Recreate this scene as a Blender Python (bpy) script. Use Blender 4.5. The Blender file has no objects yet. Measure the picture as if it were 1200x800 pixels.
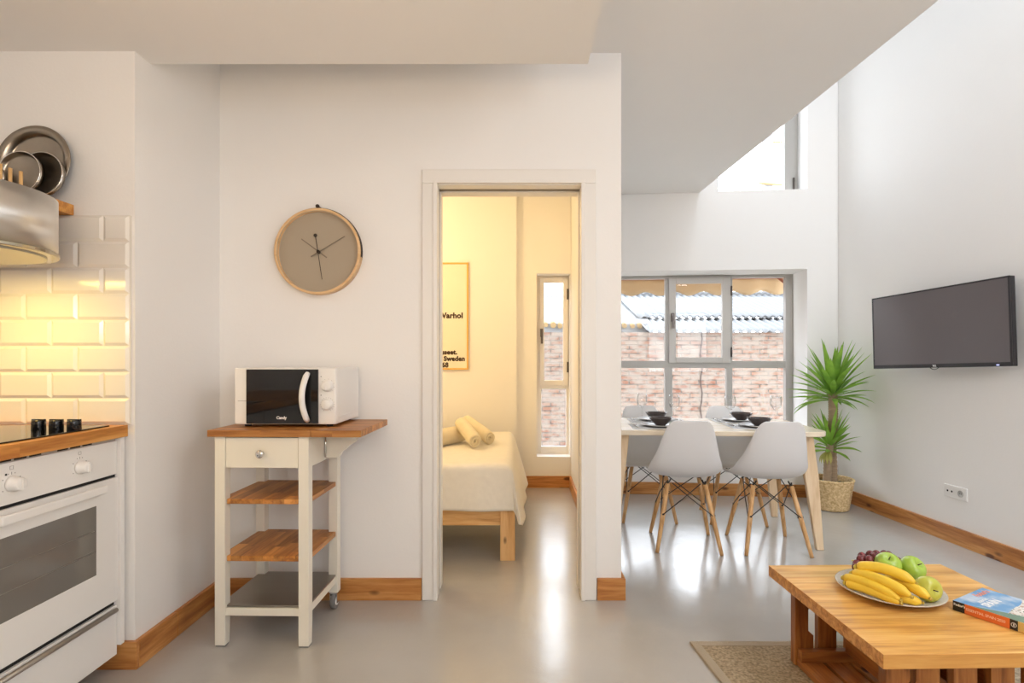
import bpy, bmesh, math, random
from mathutils import Vector, Matrix
random.seed(7)
C = bpy.context.scene.collection
SC = bpy.context.scene
R = math.radians
PI = math.pi

# ------------------------------------------------------------------ camera, world, lights, exposure
F, H, VX, VY = 650.0, 1.19, 605.0, 421.5      # focal length in pixels, eye height, vanishing point
cam_d = bpy.data.cameras.new('camera')
cam_d.sensor_width = 36
cam_d.lens = 36 * F / 1200
cam_d.shift_x = -(VX - 600) / 1200
cam_d.shift_y = (VY - 400) / 1200
cam_d.clip_start = 0.05
cam = bpy.data.objects.new('camera', cam_d)
cam.location = (0, 0, H)
cam.rotation_euler = (PI / 2, 0, 0)
C.objects.link(cam)
SC.camera = cam

SC.view_settings.view_transform = 'Standard'
SC.view_settings.look = 'None'
SC.view_settings.gamma = 1
SC.view_settings.use_curve_mapping = False
SC.view_settings.exposure = 0.22
try:
    SC.cycles.use_denoising = True
    SC.cycles.max_bounces = 14
    SC.cycles.diffuse_bounces = 8
    SC.cycles.glossy_bounces = 5
    SC.cycles.transparent_max_bounces = 24
    SC.cycles.caustics_reflective = False
    SC.cycles.caustics_refractive = False
    SC.cycles.sample_clamp_indirect = 6
except Exception:
    pass

SKY = 7.0
world = bpy.data.worlds.new('sky')
SC.world = world
world.use_nodes = True
wn = world.node_tree.nodes
wl = world.node_tree.links
bg = wn['Background']
tc = wn.new('ShaderNodeTexCoord')
sx = wn.new('ShaderNodeSeparateXYZ')
rp = wn.new('ShaderNodeValToRGB')
wl.new(tc.outputs['Generated'], sx.inputs[0])
wl.new(sx.outputs['Z'], rp.inputs[0])
rp.color_ramp.elements[0].position = 0.0
rp.color_ramp.elements[0].color = (0.92, 0.955, 1.0, 1)
rp.color_ramp.elements[1].position = 0.9
rp.color_ramp.elements[1].color = (0.76, 0.87, 1.0, 1)
wl.new(rp.outputs[0], bg.inputs[0])
bg.inputs[1].default_value = SKY


def area(name, loc, rot, sx_, sy_, power, col=(1, 1, 1), portal=False, spread=None):
    d = bpy.data.lights.new(name, 'AREA')
    d.shape = 'RECTANGLE'
    d.size = sx_
    d.size_y = sy_
    d.energy = power
    d.color = col
    if portal:
        d.cycles.is_portal = True
    if spread:
        d.spread = spread
    o = bpy.data.objects.new(name, d)
    o.location = loc
    o.rotation_euler = rot
    C.objects.link(o)
    return o


def point(name, loc, power, col, rad=0.08):
    d = bpy.data.lights.new(name, 'POINT')
    d.energy = power
    d.color = col
    d.shadow_soft_size = rad
    o = bpy.data.objects.new(name, d)
    o.location = loc
    C.objects.link(o)
    return o


# daylight portals in the window openings; those behind the viewer are added
area('portal_living', (1.65, 5.36, 1.18), (PI / 2, 0, R(-4.9) ), 1.75, 1.6, 1, portal=True).rotation_euler = (R(-90), 0, R(-4.9))
area('portal_bedroom', (0.33, 5.46, 1.14), (R(-90), 0, 0), 0.3, 1.72, 1, portal=True)
area('portal_upper', (2.13, 5.3, 3.27), (R(-90), 0, R(-4.9)), 0.8, 1.26, 1, portal=True)
area('portal_rear_low', (2.45, -3.05, 1.6), (R(90), 0, 0), 1.4, 1.5, 1, portal=True)
area('portal_rear_high', (2.1, -3.05, 3.95), (R(90), 0, 0), 2.2, 1.1, 1, portal=True)
# lamps of the rooms, then added fill lights for living room and kitchen
area('kitchen_ceiling_light', (-0.75, 0.2, 2.36), (0, 0, 0), 0.5, 0.5, 3, (1.0, 0.66, 0.36))
area('hood_lamp', (-1.80, 1.80, 1.525), (0, 0, 0), 0.20, 0.12, 3.5, (1.0, 0.68, 0.16))
point('bedroom_lamp', (-1.3, 4.0, 2.35), 36, (1.0, 0.70, 0.34), 0.12)
area('portal_skylight', (2.4, 0.4, 5.06), (0, 0, 0), 0.9, 4.6, 1, portal=True)
point('living_fill', (2.2, 0.1, 2.8), 52, (1.0, 0.96, 0.95), 0.25)  # added fill, no lamp hangs here; brightens the living room walls
point('rear_fill', (1.4, -1.7, 2.0), 9, (1.0, 0.93, 0.88), 0.3)  # made-up light behind the viewer, lifts the general level
point('kitchen_fill', (-0.4, -0.8, 1.0), 6, (1.0, 0.74, 0.50), 0.2)  # low light added to brighten the kitchen walls and ceiling
ul = area('slab_fill', (-0.5, -0.1, 1.5), (0, 0, 0), 0.5, 0.5, 18, (1.0, 0.77, 0.54))  # invented area light, tilted up to brighten the kitchen ceiling slab
ul.rotation_euler = Vector((0, 0.5, 0.87)).to_track_quat('-Z', 'Y').to_euler()

# ------------------------------------------------------------------ helpers
def ray(px, py):
    return Vector(((px - VX) / F, 1.0, (VY - py) / F))


def at(px, py, D):
    r = ray(px, py)
    return Vector((r.x * D, D, H + r.z * D))


def atz(px, py, Z):
    r = ray(px, py)
    t = (Z - H) / r.z
    return Vector((r.x * t, t, Z))


class Frame:
    """vertical plane with a corner point K, turned by a about z: local x along it, local y outward"""
    def __init__(s, K, a):
        s.K = Vector(K)
        s.a = a
        s.e = Vector((math.cos(a), math.sin(a), 0))
        s.n = Vector((-math.sin(a), math.cos(a), 0))

    def hit(s, px, py, w=0.0):
        r = ray(px, py)
        o = Vector((0, 0, H))
        t = (w - (o - s.K).dot(s.n)) / r.dot(s.n)
        P = o + r * t
        return (P - s.K).dot(s.e), P.z


class MB:
    def __init__(s):
        s.v = []
        s.f = []
        s.m = []
        s.cur = 0
        s.smooth = []
        s.sm = False

    def face(s, idx):
        s.f.append(tuple(idx))
        s.m.append(s.cur)
        s.smooth.append(s.sm)

    def add(s, vs, fs, M=None):
        b = len(s.v)
        for p in vs:
            p = Vector(p)
            s.v.append(M @ p if M is not None else p)
        for f in fs:
            s.face([b + i for i in f])
        return s

    def box(s, x0, x1, y0, y1, z0, z1, M=None):
        if x0 > x1: x0, x1 = x1, x0
        if y0 > y1: y0, y1 = y1, y0
        if z0 > z1: z0, z1 = z1, z0
        v = [(x0, y0, z0), (x1, y0, z0), (x1, y1, z0), (x0, y1, z0), (x0, y0, z1), (x1, y0, z1), (x1, y1, z1), (x0, y1, z1)]
        f = [(0, 3, 2, 1), (4, 5, 6, 7), (0, 1, 5, 4), (1, 2, 6, 5), (2, 3, 7, 6), (3, 0, 4, 7)]
        return s.add(v, f, M)

    def prism(s, poly, z0, z1, M=None):
        """poly: (x,y) counter-clockwise; z0,z1 numbers or functions of (x,y)"""
        n = len(poly)
        g0 = z0 if callable(z0) else (lambda x, y: z0)
        g1 = z1 if callable(z1) else (lambda x, y: z1)
        v = [(x, y, g0(x, y)) for x, y in poly] + [(x, y, g1(x, y)) for x, y in poly]
        f = [tuple(reversed(range(n))), tuple(range(n, 2 * n))]
        f += [(i, (i + 1) % n, n + (i + 1) % n, n + i) for i in range(n)]
        return s.add(v, f, M)

    def tube(s, pts, rad, seg=10, caps=True, closed=False, flat=1.0):
        pts = [Vector(p) for p in pts]
        n = len(pts)
        if not hasattr(rad, '__len__'):
            rad = [rad] * n
        b = len(s.v)
        prev = None
        old, s.sm = s.sm, True
        for i, p in enumerate(pts):
            if closed:
                t = pts[(i + 1) % n] - pts[i - 1]
            else:
                t = pts[min(i + 1, n - 1)] - pts[max(i - 1, 0)]
            t.normalize()
            if prev is None:
                up = Vector((0, 0, 1)) if abs(t.z) < 0.9 else Vector((1, 0, 0))
                nx = t.cross(up).normalized()
            else:
                nx = (prev - t * prev.dot(t)).normalized()
            prev = nx
            ny = t.cross(nx)
            for k in range(seg):
                a = 2 * PI * k / seg
                s.v.append(p + (nx * math.cos(a) + ny * math.sin(a) * flat) * rad[i])
        rng = n if closed else n - 1
        for i in range(rng):
            for k in range(seg):
                a0 = b + i * seg + k
                a1 = b + i * seg + (k + 1) % seg
                j = (i + 1) % n
                c1 = b + j * seg + (k + 1) % seg
                c0 = b + j * seg + k
                s.face((a0, a1, c1, c0))
        if caps and not closed:
            s.sm = False
            s.face([b + k for k in reversed(range(seg))])
            s.face([b + (n - 1) * seg + k for k in range(seg)])
        s.sm = old
        return s

    def lathe(s, prof, seg=32, M=None, smooth=True):
        """prof: (r,z) list, bottom to top or a closed run"""
        b = len(s.v)
        old, s.sm = s.sm, smooth
        rings = []
        for r, z in prof:
            if r < 1e-6:
                p = Vector((0, 0, z))
                s.v.append(M @ p if M is not None else p)
                rings.append([len(s.v) - 1])
            else:
                ids = []
                for k in range(seg):
                    a = 2 * PI * k / seg
                    p = Vector((r * math.cos(a), r * math.sin(a), z))
                    s.v.append(M @ p if M is not None else p)
                    ids.append(len(s.v) - 1)
                rings.append(ids)
        for i in range(len(rings) - 1):
            A, B = rings[i], rings[i + 1]
            for k in range(seg):
                k2 = (k + 1) % seg
                if len(A) == 1 and len(B) == 1:
                    continue
                if len(A) == 1:
                    s.face((A[0], B[k2], B[k]))
                elif len(B) == 1:
                    s.face((A[k], A[k2], B[0]))
                else:
                    s.face((A[k], A[k2], B[k2], B[k]))
        s.sm = old
        return s

    def ball(s, c, r, seg=16, rings=10, sc=(1, 1, 1)):
        prof = [(r * math.sin(PI * i / rings) if 0 < i < rings else 0, -r * math.cos(PI * i / rings)) for i in range(rings + 1)]
        M = Matrix.Translation(Vector(c)) @ Matrix.Diagonal((sc[0], sc[1], sc[2], 1))
        return s.lathe(prof, seg, M)

    def grid(s, fn, nu, nv, closed_v=False):
        b = len(s.v)
        old, s.sm = s.sm, True
        for i in range(nu + 1):
            for j in range(nv + (0 if closed_v else 1)):
                s.v.append(Vector(fn(i / nu, j / nv)))
        w = nv if closed_v else nv + 1
        for i in range(nu):
            for j in range(nv):
                j2 = (j + 1) % w
                s.face((b + i * w + j, b + i * w + j2, b + (i + 1) * w + j2, b + (i + 1) * w + j))
        s.sm = old
        return s

    def text(s, body, size, M, extrude=0.0006, bold=0.0, align='LEFT', spacing=1.0):
        cu = bpy.data.curves.new('lettering', 'FONT')
        cu.body = body
        cu.size = size
        cu.extrude = extrude
        cu.offset = bold
        cu.align_x = align
        cu.space_character = spacing
        cu.resolution_u = 3
        to = bpy.data.objects.new('lettering', cu)
        C.objects.link(to)
        bpy.context.view_layer.update()
        dg = bpy.context.evaluated_depsgraph_get()
        me = bpy.data.meshes.new_from_object(to.evaluated_get(dg))
        b = len(s.v)
        for v in me.vertices:
            s.v.append(M @ v.co)
        for p in me.polygons:
            s.face([b + i for i in p.vertices])
        bpy.data.objects.remove(to)
        bpy.data.curves.remove(cu)
        bpy.data.meshes.remove(me)
        return s

    def build(s, name, mats, parent=None, bevel=0.0, seg=2, sub=0, solid=0.0, loc=None, rot=None, angle=30):
        me = bpy.data.meshes.new(name)
        me.from_pydata([tuple(v) for v in s.v], [], s.f)
        if not isinstance(mats, (list, tuple)):
            mats = [mats]
        for m in mats:
            me.materials.append(m)
        for p, mi, sm in zip(me.polygons, s.m, s.smooth):
            p.material_index = mi
            p.use_smooth = sm
        me.validate()
        me.update()
        o = bpy.data.objects.new(name, me)
        C.objects.link(o)
        if parent is not None:
            o.parent = parent
        if loc is not None:
            o.location = loc
        if rot is not None:
            o.rotation_euler = rot
        if solid:
            md = o.modifiers.new('solidify', 'SOLIDIFY')
            md.thickness = solid
            md.offset = 0
        if bevel:
            md = o.modifiers.new('bevel', 'BEVEL')
            md.width = bevel
            md.segments = seg
            md.limit_method = 'ANGLE'
            md.angle_limit = R(angle)
        if sub:
            md = o.modifiers.new('subsurf', 'SUBSURF')
            md.levels = sub
            md.render_levels = sub
        return o


def thing(name, label, cat, loc=(0, 0, 0), rz=0.0, group=None):
    o = bpy.data.objects.new(name, None)
    C.objects.link(o)
    o.location = loc
    o.rotation_euler = (0, 0, rz)
    o['label'] = label
    o['category'] = cat
    if group:
        o['group'] = group
    return o


def tag(o, label, cat, group=None):
    o['label'] = label
    o['category'] = cat
    if group:
        o['group'] = group
    return o


def struct(o):
    o['kind'] = 'structure'
    return o


def dup(root, loc=None, rz=None, label=None, group=None):
    def cp(o, parent):
        c = o.copy()
        C.objects.link(c)
        c.parent = parent
        for ch in list(o.children):
            cp(ch, c)
        return c
    r = cp(root, None)
    if loc is not None:
        r.location = loc
    if rz is not None:
        r.rotation_euler = (0, 0, rz)
    if label:
        r['label'] = label
    if group:
        r['group'] = group
    return r


def rrect(x0, x1, y0, y1, r, n=6):
    pts = []
    for cx, cy, a0 in ((x1 - r, y0 + r, -90), (x1 - r, y1 - r, 0), (x0 + r, y1 - r, 90), (x0 + r, y0 + r, 180)):
        for i in range(n + 1):
            a = R(a0 + 90 * i / n)
            pts.append((cx + r * math.cos(a), cy + r * math.sin(a)))
    return pts


# ------------------------------------------------------------------ materials
def nodes(m):
    m.use_nodes = True
    return m.node_tree.nodes, m.node_tree.links


def plain(name, col, rough=0.5, metal=0.0, bump=0.0, bscale=60.0, var=0.0, vscale=3.0, coat=0.0, spec=0.5, trans=0.0, sss=0.0, aniso=0.0, stretch=None):
    m = bpy.data.materials.new(name)
    n, l = nodes(m)
    p = n['Principled BSDF']
    p.inputs['Base Color'].default_value = (*col, 1)
    p.inputs['Roughness'].default_value = rough
    p.inputs['Metallic'].default_value = metal
    p.inputs['Coat Weight'].default_value = coat
    p.inputs['Coat Roughness'].default_value = 0.08
    p.inputs['Specular IOR Level'].default_value = spec
    if sss:
        p.inputs['Subsurface Weight'].default_value = sss
        p.inputs['Subsurface Scale'].default_value = 0.01
    if trans:
        p.inputs['Transmission Weight'].default_value = trans
    t = n.new('ShaderNodeTexCoord')
    src = t.outputs['Object']
    if stretch:
        mp = n.new('ShaderNodeMapping')
        mp.inputs['Scale'].default_value = stretch
        l.new(src, mp.inputs[0])
        src = mp.outputs[0]
    nz = n.new('ShaderNodeTexNoise')
    nz.inputs['Scale'].default_value = vscale
    nz.inputs['Detail'].default_value = 4
    l.new(src, nz.inputs['Vector'])
    mx = n.new('ShaderNodeMix')
    mx.data_type = 'RGBA'
    v = max(var, 0.01)
    mx.inputs[6].default_value = (*[c * (1 - v) for c in col], 1)
    mx.inputs[7].default_value = (*[min(1, c * (1 + v)) for c in col], 1)
    l.new(nz.outputs['Fac'], mx.inputs[0])
    l.new(mx.outputs[2], p.inputs['Base Color'])
    if bump:
        nb = n.new('ShaderNodeTexNoise')
        nb.inputs['Scale'].default_value = bscale
        nb.inputs['Detail'].default_value = 3
        l.new(src, nb.inputs['Vector'])
        bp = n.new('ShaderNodeBump')
        bp.inputs['Strength'].default_value = bump
        bp.inputs['Distance'].default_value = 0.01
        l.new(nb.outputs['Fac'], bp.inputs['Height'])
        l.new(bp.outputs[0], p.inputs['Normal'])
    return m


def wood(name, dark, mid, light, axis='X', rough=0.4, gscale=1.0, knots=0.0, plank=0.0, cross='Y', pvar=0.25, seg_len=0.0, coat=0.0, contrast=1.0):
    """grain runs along axis; plank > 0 varies the colour strip by strip across 'cross'"""
    m = bpy.data.materials.new(name)
    n, l = nodes(m)
    p = n['Principled BSDF']
    p.inputs['Roughness'].default_value = rough
    p.inputs['Coat Weight'].default_value = coat
    p.inputs['Coat Roughness'].default_value = 0.12
    t = n.new('ShaderNodeTexCoord')
    sep = n.new('ShaderNodeSeparateXYZ')
    l.new(t.outputs['Object'], sep.inputs[0])
    base = t.outputs['Object']
    rnd = None
    if plank:
        def M(op, a, b=None):
            q = n.new('ShaderNodeMath')
            q.operation = op
            for i, x in enumerate((a, b)):
                if x is None: continue
                if isinstance(x, (int, float)): q.inputs[i].default_value = x
                else: l.new(x, q.inputs[i])
            return q.outputs[0]
        row = M('FLOOR', M('DIVIDE', sep.outputs[cross], plank))
        wn1 = n.new('ShaderNodeTexWhiteNoise')
        wn1.noise_dimensions = '1D'
        l.new(row, wn1.inputs['W'])
        key = row
        if seg_len:
            sg = M('FLOOR', M('ADD', M('DIVIDE', sep.outputs[axis], seg_len), M('MULTIPLY', wn1.outputs['Value'], 7.3)))
            key = M('ADD', M('MULTIPLY', row, 17.31), sg)
        wn2 = n.new('ShaderNodeTexWhiteNoise')
        wn2.noise_dimensions = '1D'
        l.new(key, wn2.inputs['W'])
        rnd = wn2.outputs['Value']
        sc_ = n.new('ShaderNodeVectorMath')
        sc_.operation = 'SCALE'
        l.new(wn2.outputs['Color'], sc_.inputs[0])
        sc_.inputs['Scale'].default_value = 3.0
        ad = n.new('ShaderNodeVectorMath')
        ad.operation = 'ADD'
        l.new(base, ad.inputs[0])
        l.new(sc_.outputs[0], ad.inputs[1])
        base = ad.outputs[0]
    mp = n.new('ShaderNodeMapping')
    s = {'X': (1.2, 14, 14), 'Y': (14, 1.2, 14), 'Z': (14, 14, 1.2)}[axis]
    mp.inputs['Scale'].default_value = tuple(gscale * a for a in s)
    l.new(base, mp.inputs[0])
    n1 = n.new('ShaderNodeTexNoise')
    n1.inputs['Scale'].default_value = 1.6
    n1.inputs['Detail'].default_value = 5
    n1.inputs['Distortion'].default_value = 0.7
    l.new(mp.outputs[0], n1.inputs['Vector'])
    n2 = n.new('ShaderNodeTexNoise')
    n2.inputs['Scale'].default_value = 9
    n2.inputs['Detail'].default_value = 3
    l.new(mp.outputs[0], n2.inputs['Vector'])
    mixf = n.new('ShaderNodeMath')
    mixf.operation = 'MULTIPLY_ADD'
    l.new(n2.outputs['Fac'], mixf.inputs[0])
    mixf.inputs[1].default_value = 0.3
    l.new(n1.outputs['Fac'], mixf.inputs[2])
    cr = n.new('ShaderNodeValToRGB')
    e = cr.color_ramp.elements
    k = 0.16 / contrast
    e[0].position = 0.65 - k
    e[0].color = (*dark, 1)
    e[1].position = 0.65 + k
    e[1].color = (*light, 1)
    em = e.new(0.65)
    em.color = (*mid, 1)
    l.new(mixf.outputs[0], cr.inputs[0])
    col = cr.outputs[0]
    if rnd is not None:
        hs = n.new('ShaderNodeHueSaturation')
        mr = n.new('ShaderNodeMapRange')
        mr.inputs['To Min'].default_value = 1 - pvar
        mr.inputs['To Max'].default_value = 1 + pvar
        l.new(rnd, mr.inputs['Value'])
        l.new(mr.outputs[0], hs.inputs['Value'])
        l.new(col, hs.inputs['Color'])
        col = hs.outputs[0]
    if knots:
        mk = n.new('ShaderNodeMapping')
        s = {'X': (4.0, 9, 9), 'Y': (9, 4.0, 9), 'Z': (9, 9, 4.0)}[axis]
        mk.inputs['Scale'].default_value = s
        l.new(base, mk.inputs[0])
        vo = n.new('ShaderNodeTexVoronoi')
        vo.inputs['Scale'].default_value = 1.0
        l.new(mk.outputs[0], vo.inputs['Vector'])
        kr = n.new('ShaderNodeValToRGB')
        kr.color_ramp.elements[0].position = 0.07 * knots
        kr.color_ramp.elements[0].color = (0.9, 0.9, 0.9, 1)
        kr.color_ramp.elements[1].position = 0.13 * knots
        kr.color_ramp.elements[1].color = (0, 0, 0, 1)
        l.new(vo.outputs['Distance'], kr.inputs[0])
        mx = n.new('ShaderNodeMix')
        mx.data_type = 'RGBA'
        l.new(kr.outputs[0], mx.inputs[0])
        l.new(col, mx.inputs[6])
        mx.inputs[7].default_value = (dark[0] * 0.25, dark[1] * 0.18, dark[2] * 0.15, 1)
        col = mx.outputs[2]
    l.new(col, p.inputs['Base Color'])
    bp = n.new('ShaderNodeBump')
    bp.inputs['Strength'].default_value = 0.06
    bp.inputs['Distance'].default_value = 0.01
    l.new(n2.outputs['Fac'], bp.inputs['Height'])
    l.new(bp.outputs[0], p.inputs['Normal'])
    return m


def glass(name, tint=(1, 1, 1), ior=1.45, base=0.0, rough=0.0):
    """thin clear pane: passes light straight through, mirrors a little by angle"""
    m = bpy.data.materials.new(name)
    n, l = nodes(m)
    for q in list(n):
        if q.type != 'OUTPUT_MATERIAL':
            n.remove(q)
    out = [q for q in n if q.type == 'OUTPUT_MATERIAL'][0]
    tr = n.new('ShaderNodeBsdfTransparent')
    tr.inputs[0].default_value = (*tint, 1)
    gl = n.new('ShaderNodeBsdfGlossy')
    gl.inputs['Roughness'].default_value = rough
    fr = n.new('ShaderNodeFresnel')
    fr.inputs[0].default_value = ior
    ad = n.new('ShaderNodeMath')
    ad.inputs[1].default_value = base
    l.new(fr.outputs[0], ad.inputs[0])
    mx = n.new('ShaderNodeMixShader')
    l.new(ad.outputs[0], mx.inputs[0])
    l.new(tr.outputs[0], mx.inputs[1])
    l.new(gl.outputs[0], mx.inputs[2])
    l.new(mx.outputs[0], out.inputs[0])
    return m


def floor_mat():
    m = bpy.data.materials.new('polished_microcement')
    n, l = nodes(m)
    p = n['Principled BSDF']
    t = n.new('ShaderNodeTexCoord')
    n1 = n.new('ShaderNodeTexNoise')
    n1.inputs['Scale'].default_value = 1.3
    n1.inputs['Detail'].default_value = 6
    l.new(t.outputs['Object'], n1.inputs['Vector'])
    cr = n.new('ShaderNodeValToRGB')
    cr.color_ramp.elements[0].position = 0.3
    cr.color_ramp.elements[0].color = (0.41, 0.395, 0.37, 1)
    cr.color_ramp.elements[1].position = 0.7
    cr.color_ramp.elements[1].color = (0.48, 0.465, 0.44, 1)
    l.new(n1.outputs['Fac'], cr.inputs[0])
    l.new(cr.outputs[0], p.inputs['Base Color'])
    n2 = n.new('ShaderNodeTexNoise')
    n2.inputs['Scale'].default_value = 4
    n2.inputs['Detail'].default_value = 5
    l.new(t.outputs['Object'], n2.inputs['Vector'])
    mr = n.new('ShaderNodeMapRange')
    mr.inputs['To Min'].default_value = 0.13
    mr.inputs['To Max'].default_value = 0.29
    l.new(n2.outputs['Fac'], mr.inputs['Value'])
    l.new(mr.outputs[0], p.inputs['Roughness'])
    p.inputs['Specular IOR Level'].default_value = 0.8
    p.inputs['Coat Weight'].default_value = 0.35
    p.inputs['Coat Roughness'].default_value = 0.17
    # trowel marks: long waves and thin scratches
    n3 = n.new('ShaderNodeTexNoise')
    n3.inputs['Scale'].default_value = 9
    n3.inputs['Detail'].default_value = 4
    n3.inputs['Distortion'].default_value = 1.2
    l.new(t.outputs['Object'], n3.inputs['Vector'])
    n4 = n.new('ShaderNodeTexNoise')
    n4.inputs['Scale'].default_value = 70
    n4.inputs['Detail'].default_value = 2
    l.new(t.outputs['Object'], n4.inputs['Vector'])
    mm = n.new('ShaderNodeMath')
    mm.operation = 'MULTIPLY_ADD'
    l.new(n4.outputs['Fac'], mm.inputs[0])
    mm.inputs[1].default_value = 0.14
    l.new(n3.outputs['Fac'], mm.inputs[2])
    bp = n.new('ShaderNodeBump')
    bp.inputs['Strength'].default_value = 0.10
    bp.inputs['Distance'].default_value = 0.012
    l.new(mm.outputs[0], bp.inputs['Height'])
    l.new(bp.outputs[0], p.inputs['Normal'])
    return m


def brick_mat():
    m = bpy.data.materials.new('weathered_brick')
    n, l = nodes(m)
    p = n['Principled BSDF']
    p.inputs['Roughness'].default_value = 0.9
    t = n.new('ShaderNodeTexCoord')
    sep = n.new('ShaderNodeSeparateXYZ')
    l.new(t.outputs['Object'], sep.inputs[0])
    cb = n.new('ShaderNodeCombineXYZ')
    l.new(sep.outputs['X'], cb.inputs['X'])
    l.new(sep.outputs['Z'], cb.inputs['Y'])
    nz = n.new('ShaderNodeTexNoise')
    nz.inputs['Scale'].default_value = 7
    nz.inputs['Detail'].default_value = 3
    l.new(cb.outputs[0], nz.inputs['Vector'])
    va = n.new('ShaderNodeVectorMath')
    va.operation = 'MULTIPLY_ADD'
    l.new(nz.outputs['Color'], va.inputs[0])
    va.inputs[1].default_value = (0.012, 0.016, 0)
    l.new(cb.outputs[0], va.inputs[2])
    br = n.new('ShaderNodeTexBrick')
    br.inputs['Color1'].default_value = (0.135, 0.048, 0.024, 1)
    br.inputs['Color2'].default_value = (0.175, 0.095, 0.060, 1)
    br.inputs['Mortar'].default_value = (0.05, 0.04, 0.032, 1)
    br.inputs['Scale'].default_value = 1.0
    br.inputs['Mortar Size'].default_value = 0.012
    br.inputs['Mortar Smooth'].default_value = 0.4
    br.inputs['Brick Width'].default_value = 0.27
    br.inputs['Row Height'].default_value = 0.068
    l.new(va.outputs[0], br.inputs['Vector'])
    n2 = n.new('ShaderNodeTexNoise')
    n2.inputs['Scale'].default_value = 5.0
    n2.inputs['Detail'].default_value = 9
    n2.inputs['Roughness'].default_value = 0.7
    mp = n.new('ShaderNodeMapping')
    mp.inputs['Scale'].default_value = (1, 1.6, 1)
    l.new(cb.outputs[0], mp.inputs[0])
    l.new(mp.outputs[0], n2.inputs['Vector'])
    cr = n.new('ShaderNodeValToRGB')
    cr.color_ramp.elements[0].position = 0.38
    cr.color_ramp.elements[0].color = (0, 0, 0, 1)
    cr.color_ramp.elements[1].position = 0.54
    cr.color_ramp.elements[1].color = (0.85, 0.85, 0.85, 1)
    l.new(n2.outputs['Fac'], cr.inputs[0])
    mx = n.new('ShaderNodeMix')
    mx.data_type = 'RGBA'
    l.new(cr.outputs[0], mx.inputs[0])
    l.new(br.outputs[0], mx.inputs[6])
    mx.inputs[7].default_value = (0.185, 0.155, 0.128, 1)
    l.new(mx.outputs[2], p.inputs['Base Color'])
    bp = n.new('ShaderNodeBump')
    bp.inputs['Strength'].default_value = 0.5
    bp.inputs['Distance'].default_value = 0.02
    l.new(br.outputs['Fac'], bp.inputs['Height'])
    bp.invert = True
    l.new(bp.outputs[0], p.inputs['Normal'])
    return m


def weave_mat(name, a, b, scale):
    m = bpy.data.materials.new(name)
    n, l = nodes(m)
    p = n['Principled BSDF']
    p.inputs['Roughness'].default_value = 0.9
    t = n.new('ShaderNodeTexCoord')
    nz = n.new('ShaderNodeTexNoise')
    nz.inputs['Scale'].default_value = scale
    nz.inputs['Detail'].default_value = 4
    l.new(t.outputs['Object'], nz.inputs['Vector'])
    vo = n.new('ShaderNodeTexVoronoi')
    vo.inputs['Scale'].default_value = scale * 0.8
    l.new(t.outputs['Object'], vo.inputs['Vector'])
    cr = n.new('ShaderNodeValToRGB')
    cr.color_ramp.elements[0].position = 0.35
    cr.color_ramp.elements[0].color = (*a, 1)
    cr.color_ramp.elements[1].position = 0.65
    cr.color_ramp.elements[1].color = (*b, 1)
    l.new(nz.outputs['Fac'], cr.inputs[0])
    l.new(cr.outputs[0], p.inputs['Base Color'])
    bp = n.new('ShaderNodeBump')
    bp.inputs['Strength'].default_value = 0.5
    bp.inputs['Distance'].default_value = 0.006
    l.new(vo.outputs['Distance'], bp.inputs['Height'])
    l.new(bp.outputs[0], p.inputs['Normal'])
    return m


def cloth_mat(name, col, cell=140, var=0.06, trl=0.0):
    m = plain(name, col, 0.9, bump=0, var=var, vscale=25)
    n, l = nodes(m)
    p = n['Principled BSDF']
    p.inputs['Sheen Weight'].default_value = 0.3
    t = n.new('ShaderNodeTexCoord')
    w1 = n.new('ShaderNodeTexWave')
    w1.bands_direction = 'X'
    w2 = n.new('ShaderNodeTexWave')
    w2.bands_direction = 'Y'
    w3 = n.new('ShaderNodeTexWave')
    w3.bands_direction = 'Z'
    s = None
    for w in (w1, w2, w3):
        w.inputs['Scale'].default_value = cell
        w.inputs['Distortion'].default_value = 1.5
        l.new(t.outputs['Object'], w.inputs['Vector'])
        if s is None:
            s = w.outputs['Fac']
        else:
            q = n.new('ShaderNodeMath')
            q.operation = 'ADD'
            l.new(s, q.inputs[0])
            l.new(w.outputs['Fac'], q.inputs[1])
            s = q.outputs[0]
    bp = n.new('ShaderNodeBump')
    bp.inputs['Strength'].default_value = 0.35
    bp.inputs['Distance'].default_value = 0.004
    l.new(s, bp.inputs['Height'])
    l.new(bp.outputs[0], p.inputs['Normal'])
    return m


def leaf_mat():
    m = bpy.data.materials.new('yucca_leaf')
    n, l = nodes(m)
    p = n['Principled BSDF']
    p.inputs['Roughness'].default_value = 0.42
    t = n.new('ShaderNodeTexCoord')
    nz = n.new('ShaderNodeTexNoise')
    nz.inputs['Scale'].default_value = 14
    l.new(t.outputs['Object'], nz.inputs['Vector'])
    cr = n.new('ShaderNodeValToRGB')
    cr.color_ramp.elements[0].position = 0.3
    cr.color_ramp.elements[0].color = (0.05, 0.15, 0.03, 1)
    cr.color_ramp.elements[1].position = 0.7
    cr.color_ramp.elements[1].color = (0.30, 0.50, 0.07, 1)
    l.new(nz.outputs['Fac'], cr.inputs[0])
    l.new(cr.outputs[0], p.inputs['Base Color'])
    tl = n.new('ShaderNodeBsdfTranslucent')
    tl.inputs[0].default_value = (0.40, 0.68, 0.10, 1)
    mx = n.new('ShaderNodeMixShader')
    mx.inputs[0].default_value = 0.42
    out = [q for q in n if q.type == 'OUTPUT_MATERIAL'][0]
    l.new(p.outputs[0], mx.inputs[1])
    l.new(tl.outputs[0], mx.inputs[2])
    l.new(mx.outputs[0], out.inputs[0])
    return m


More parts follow.
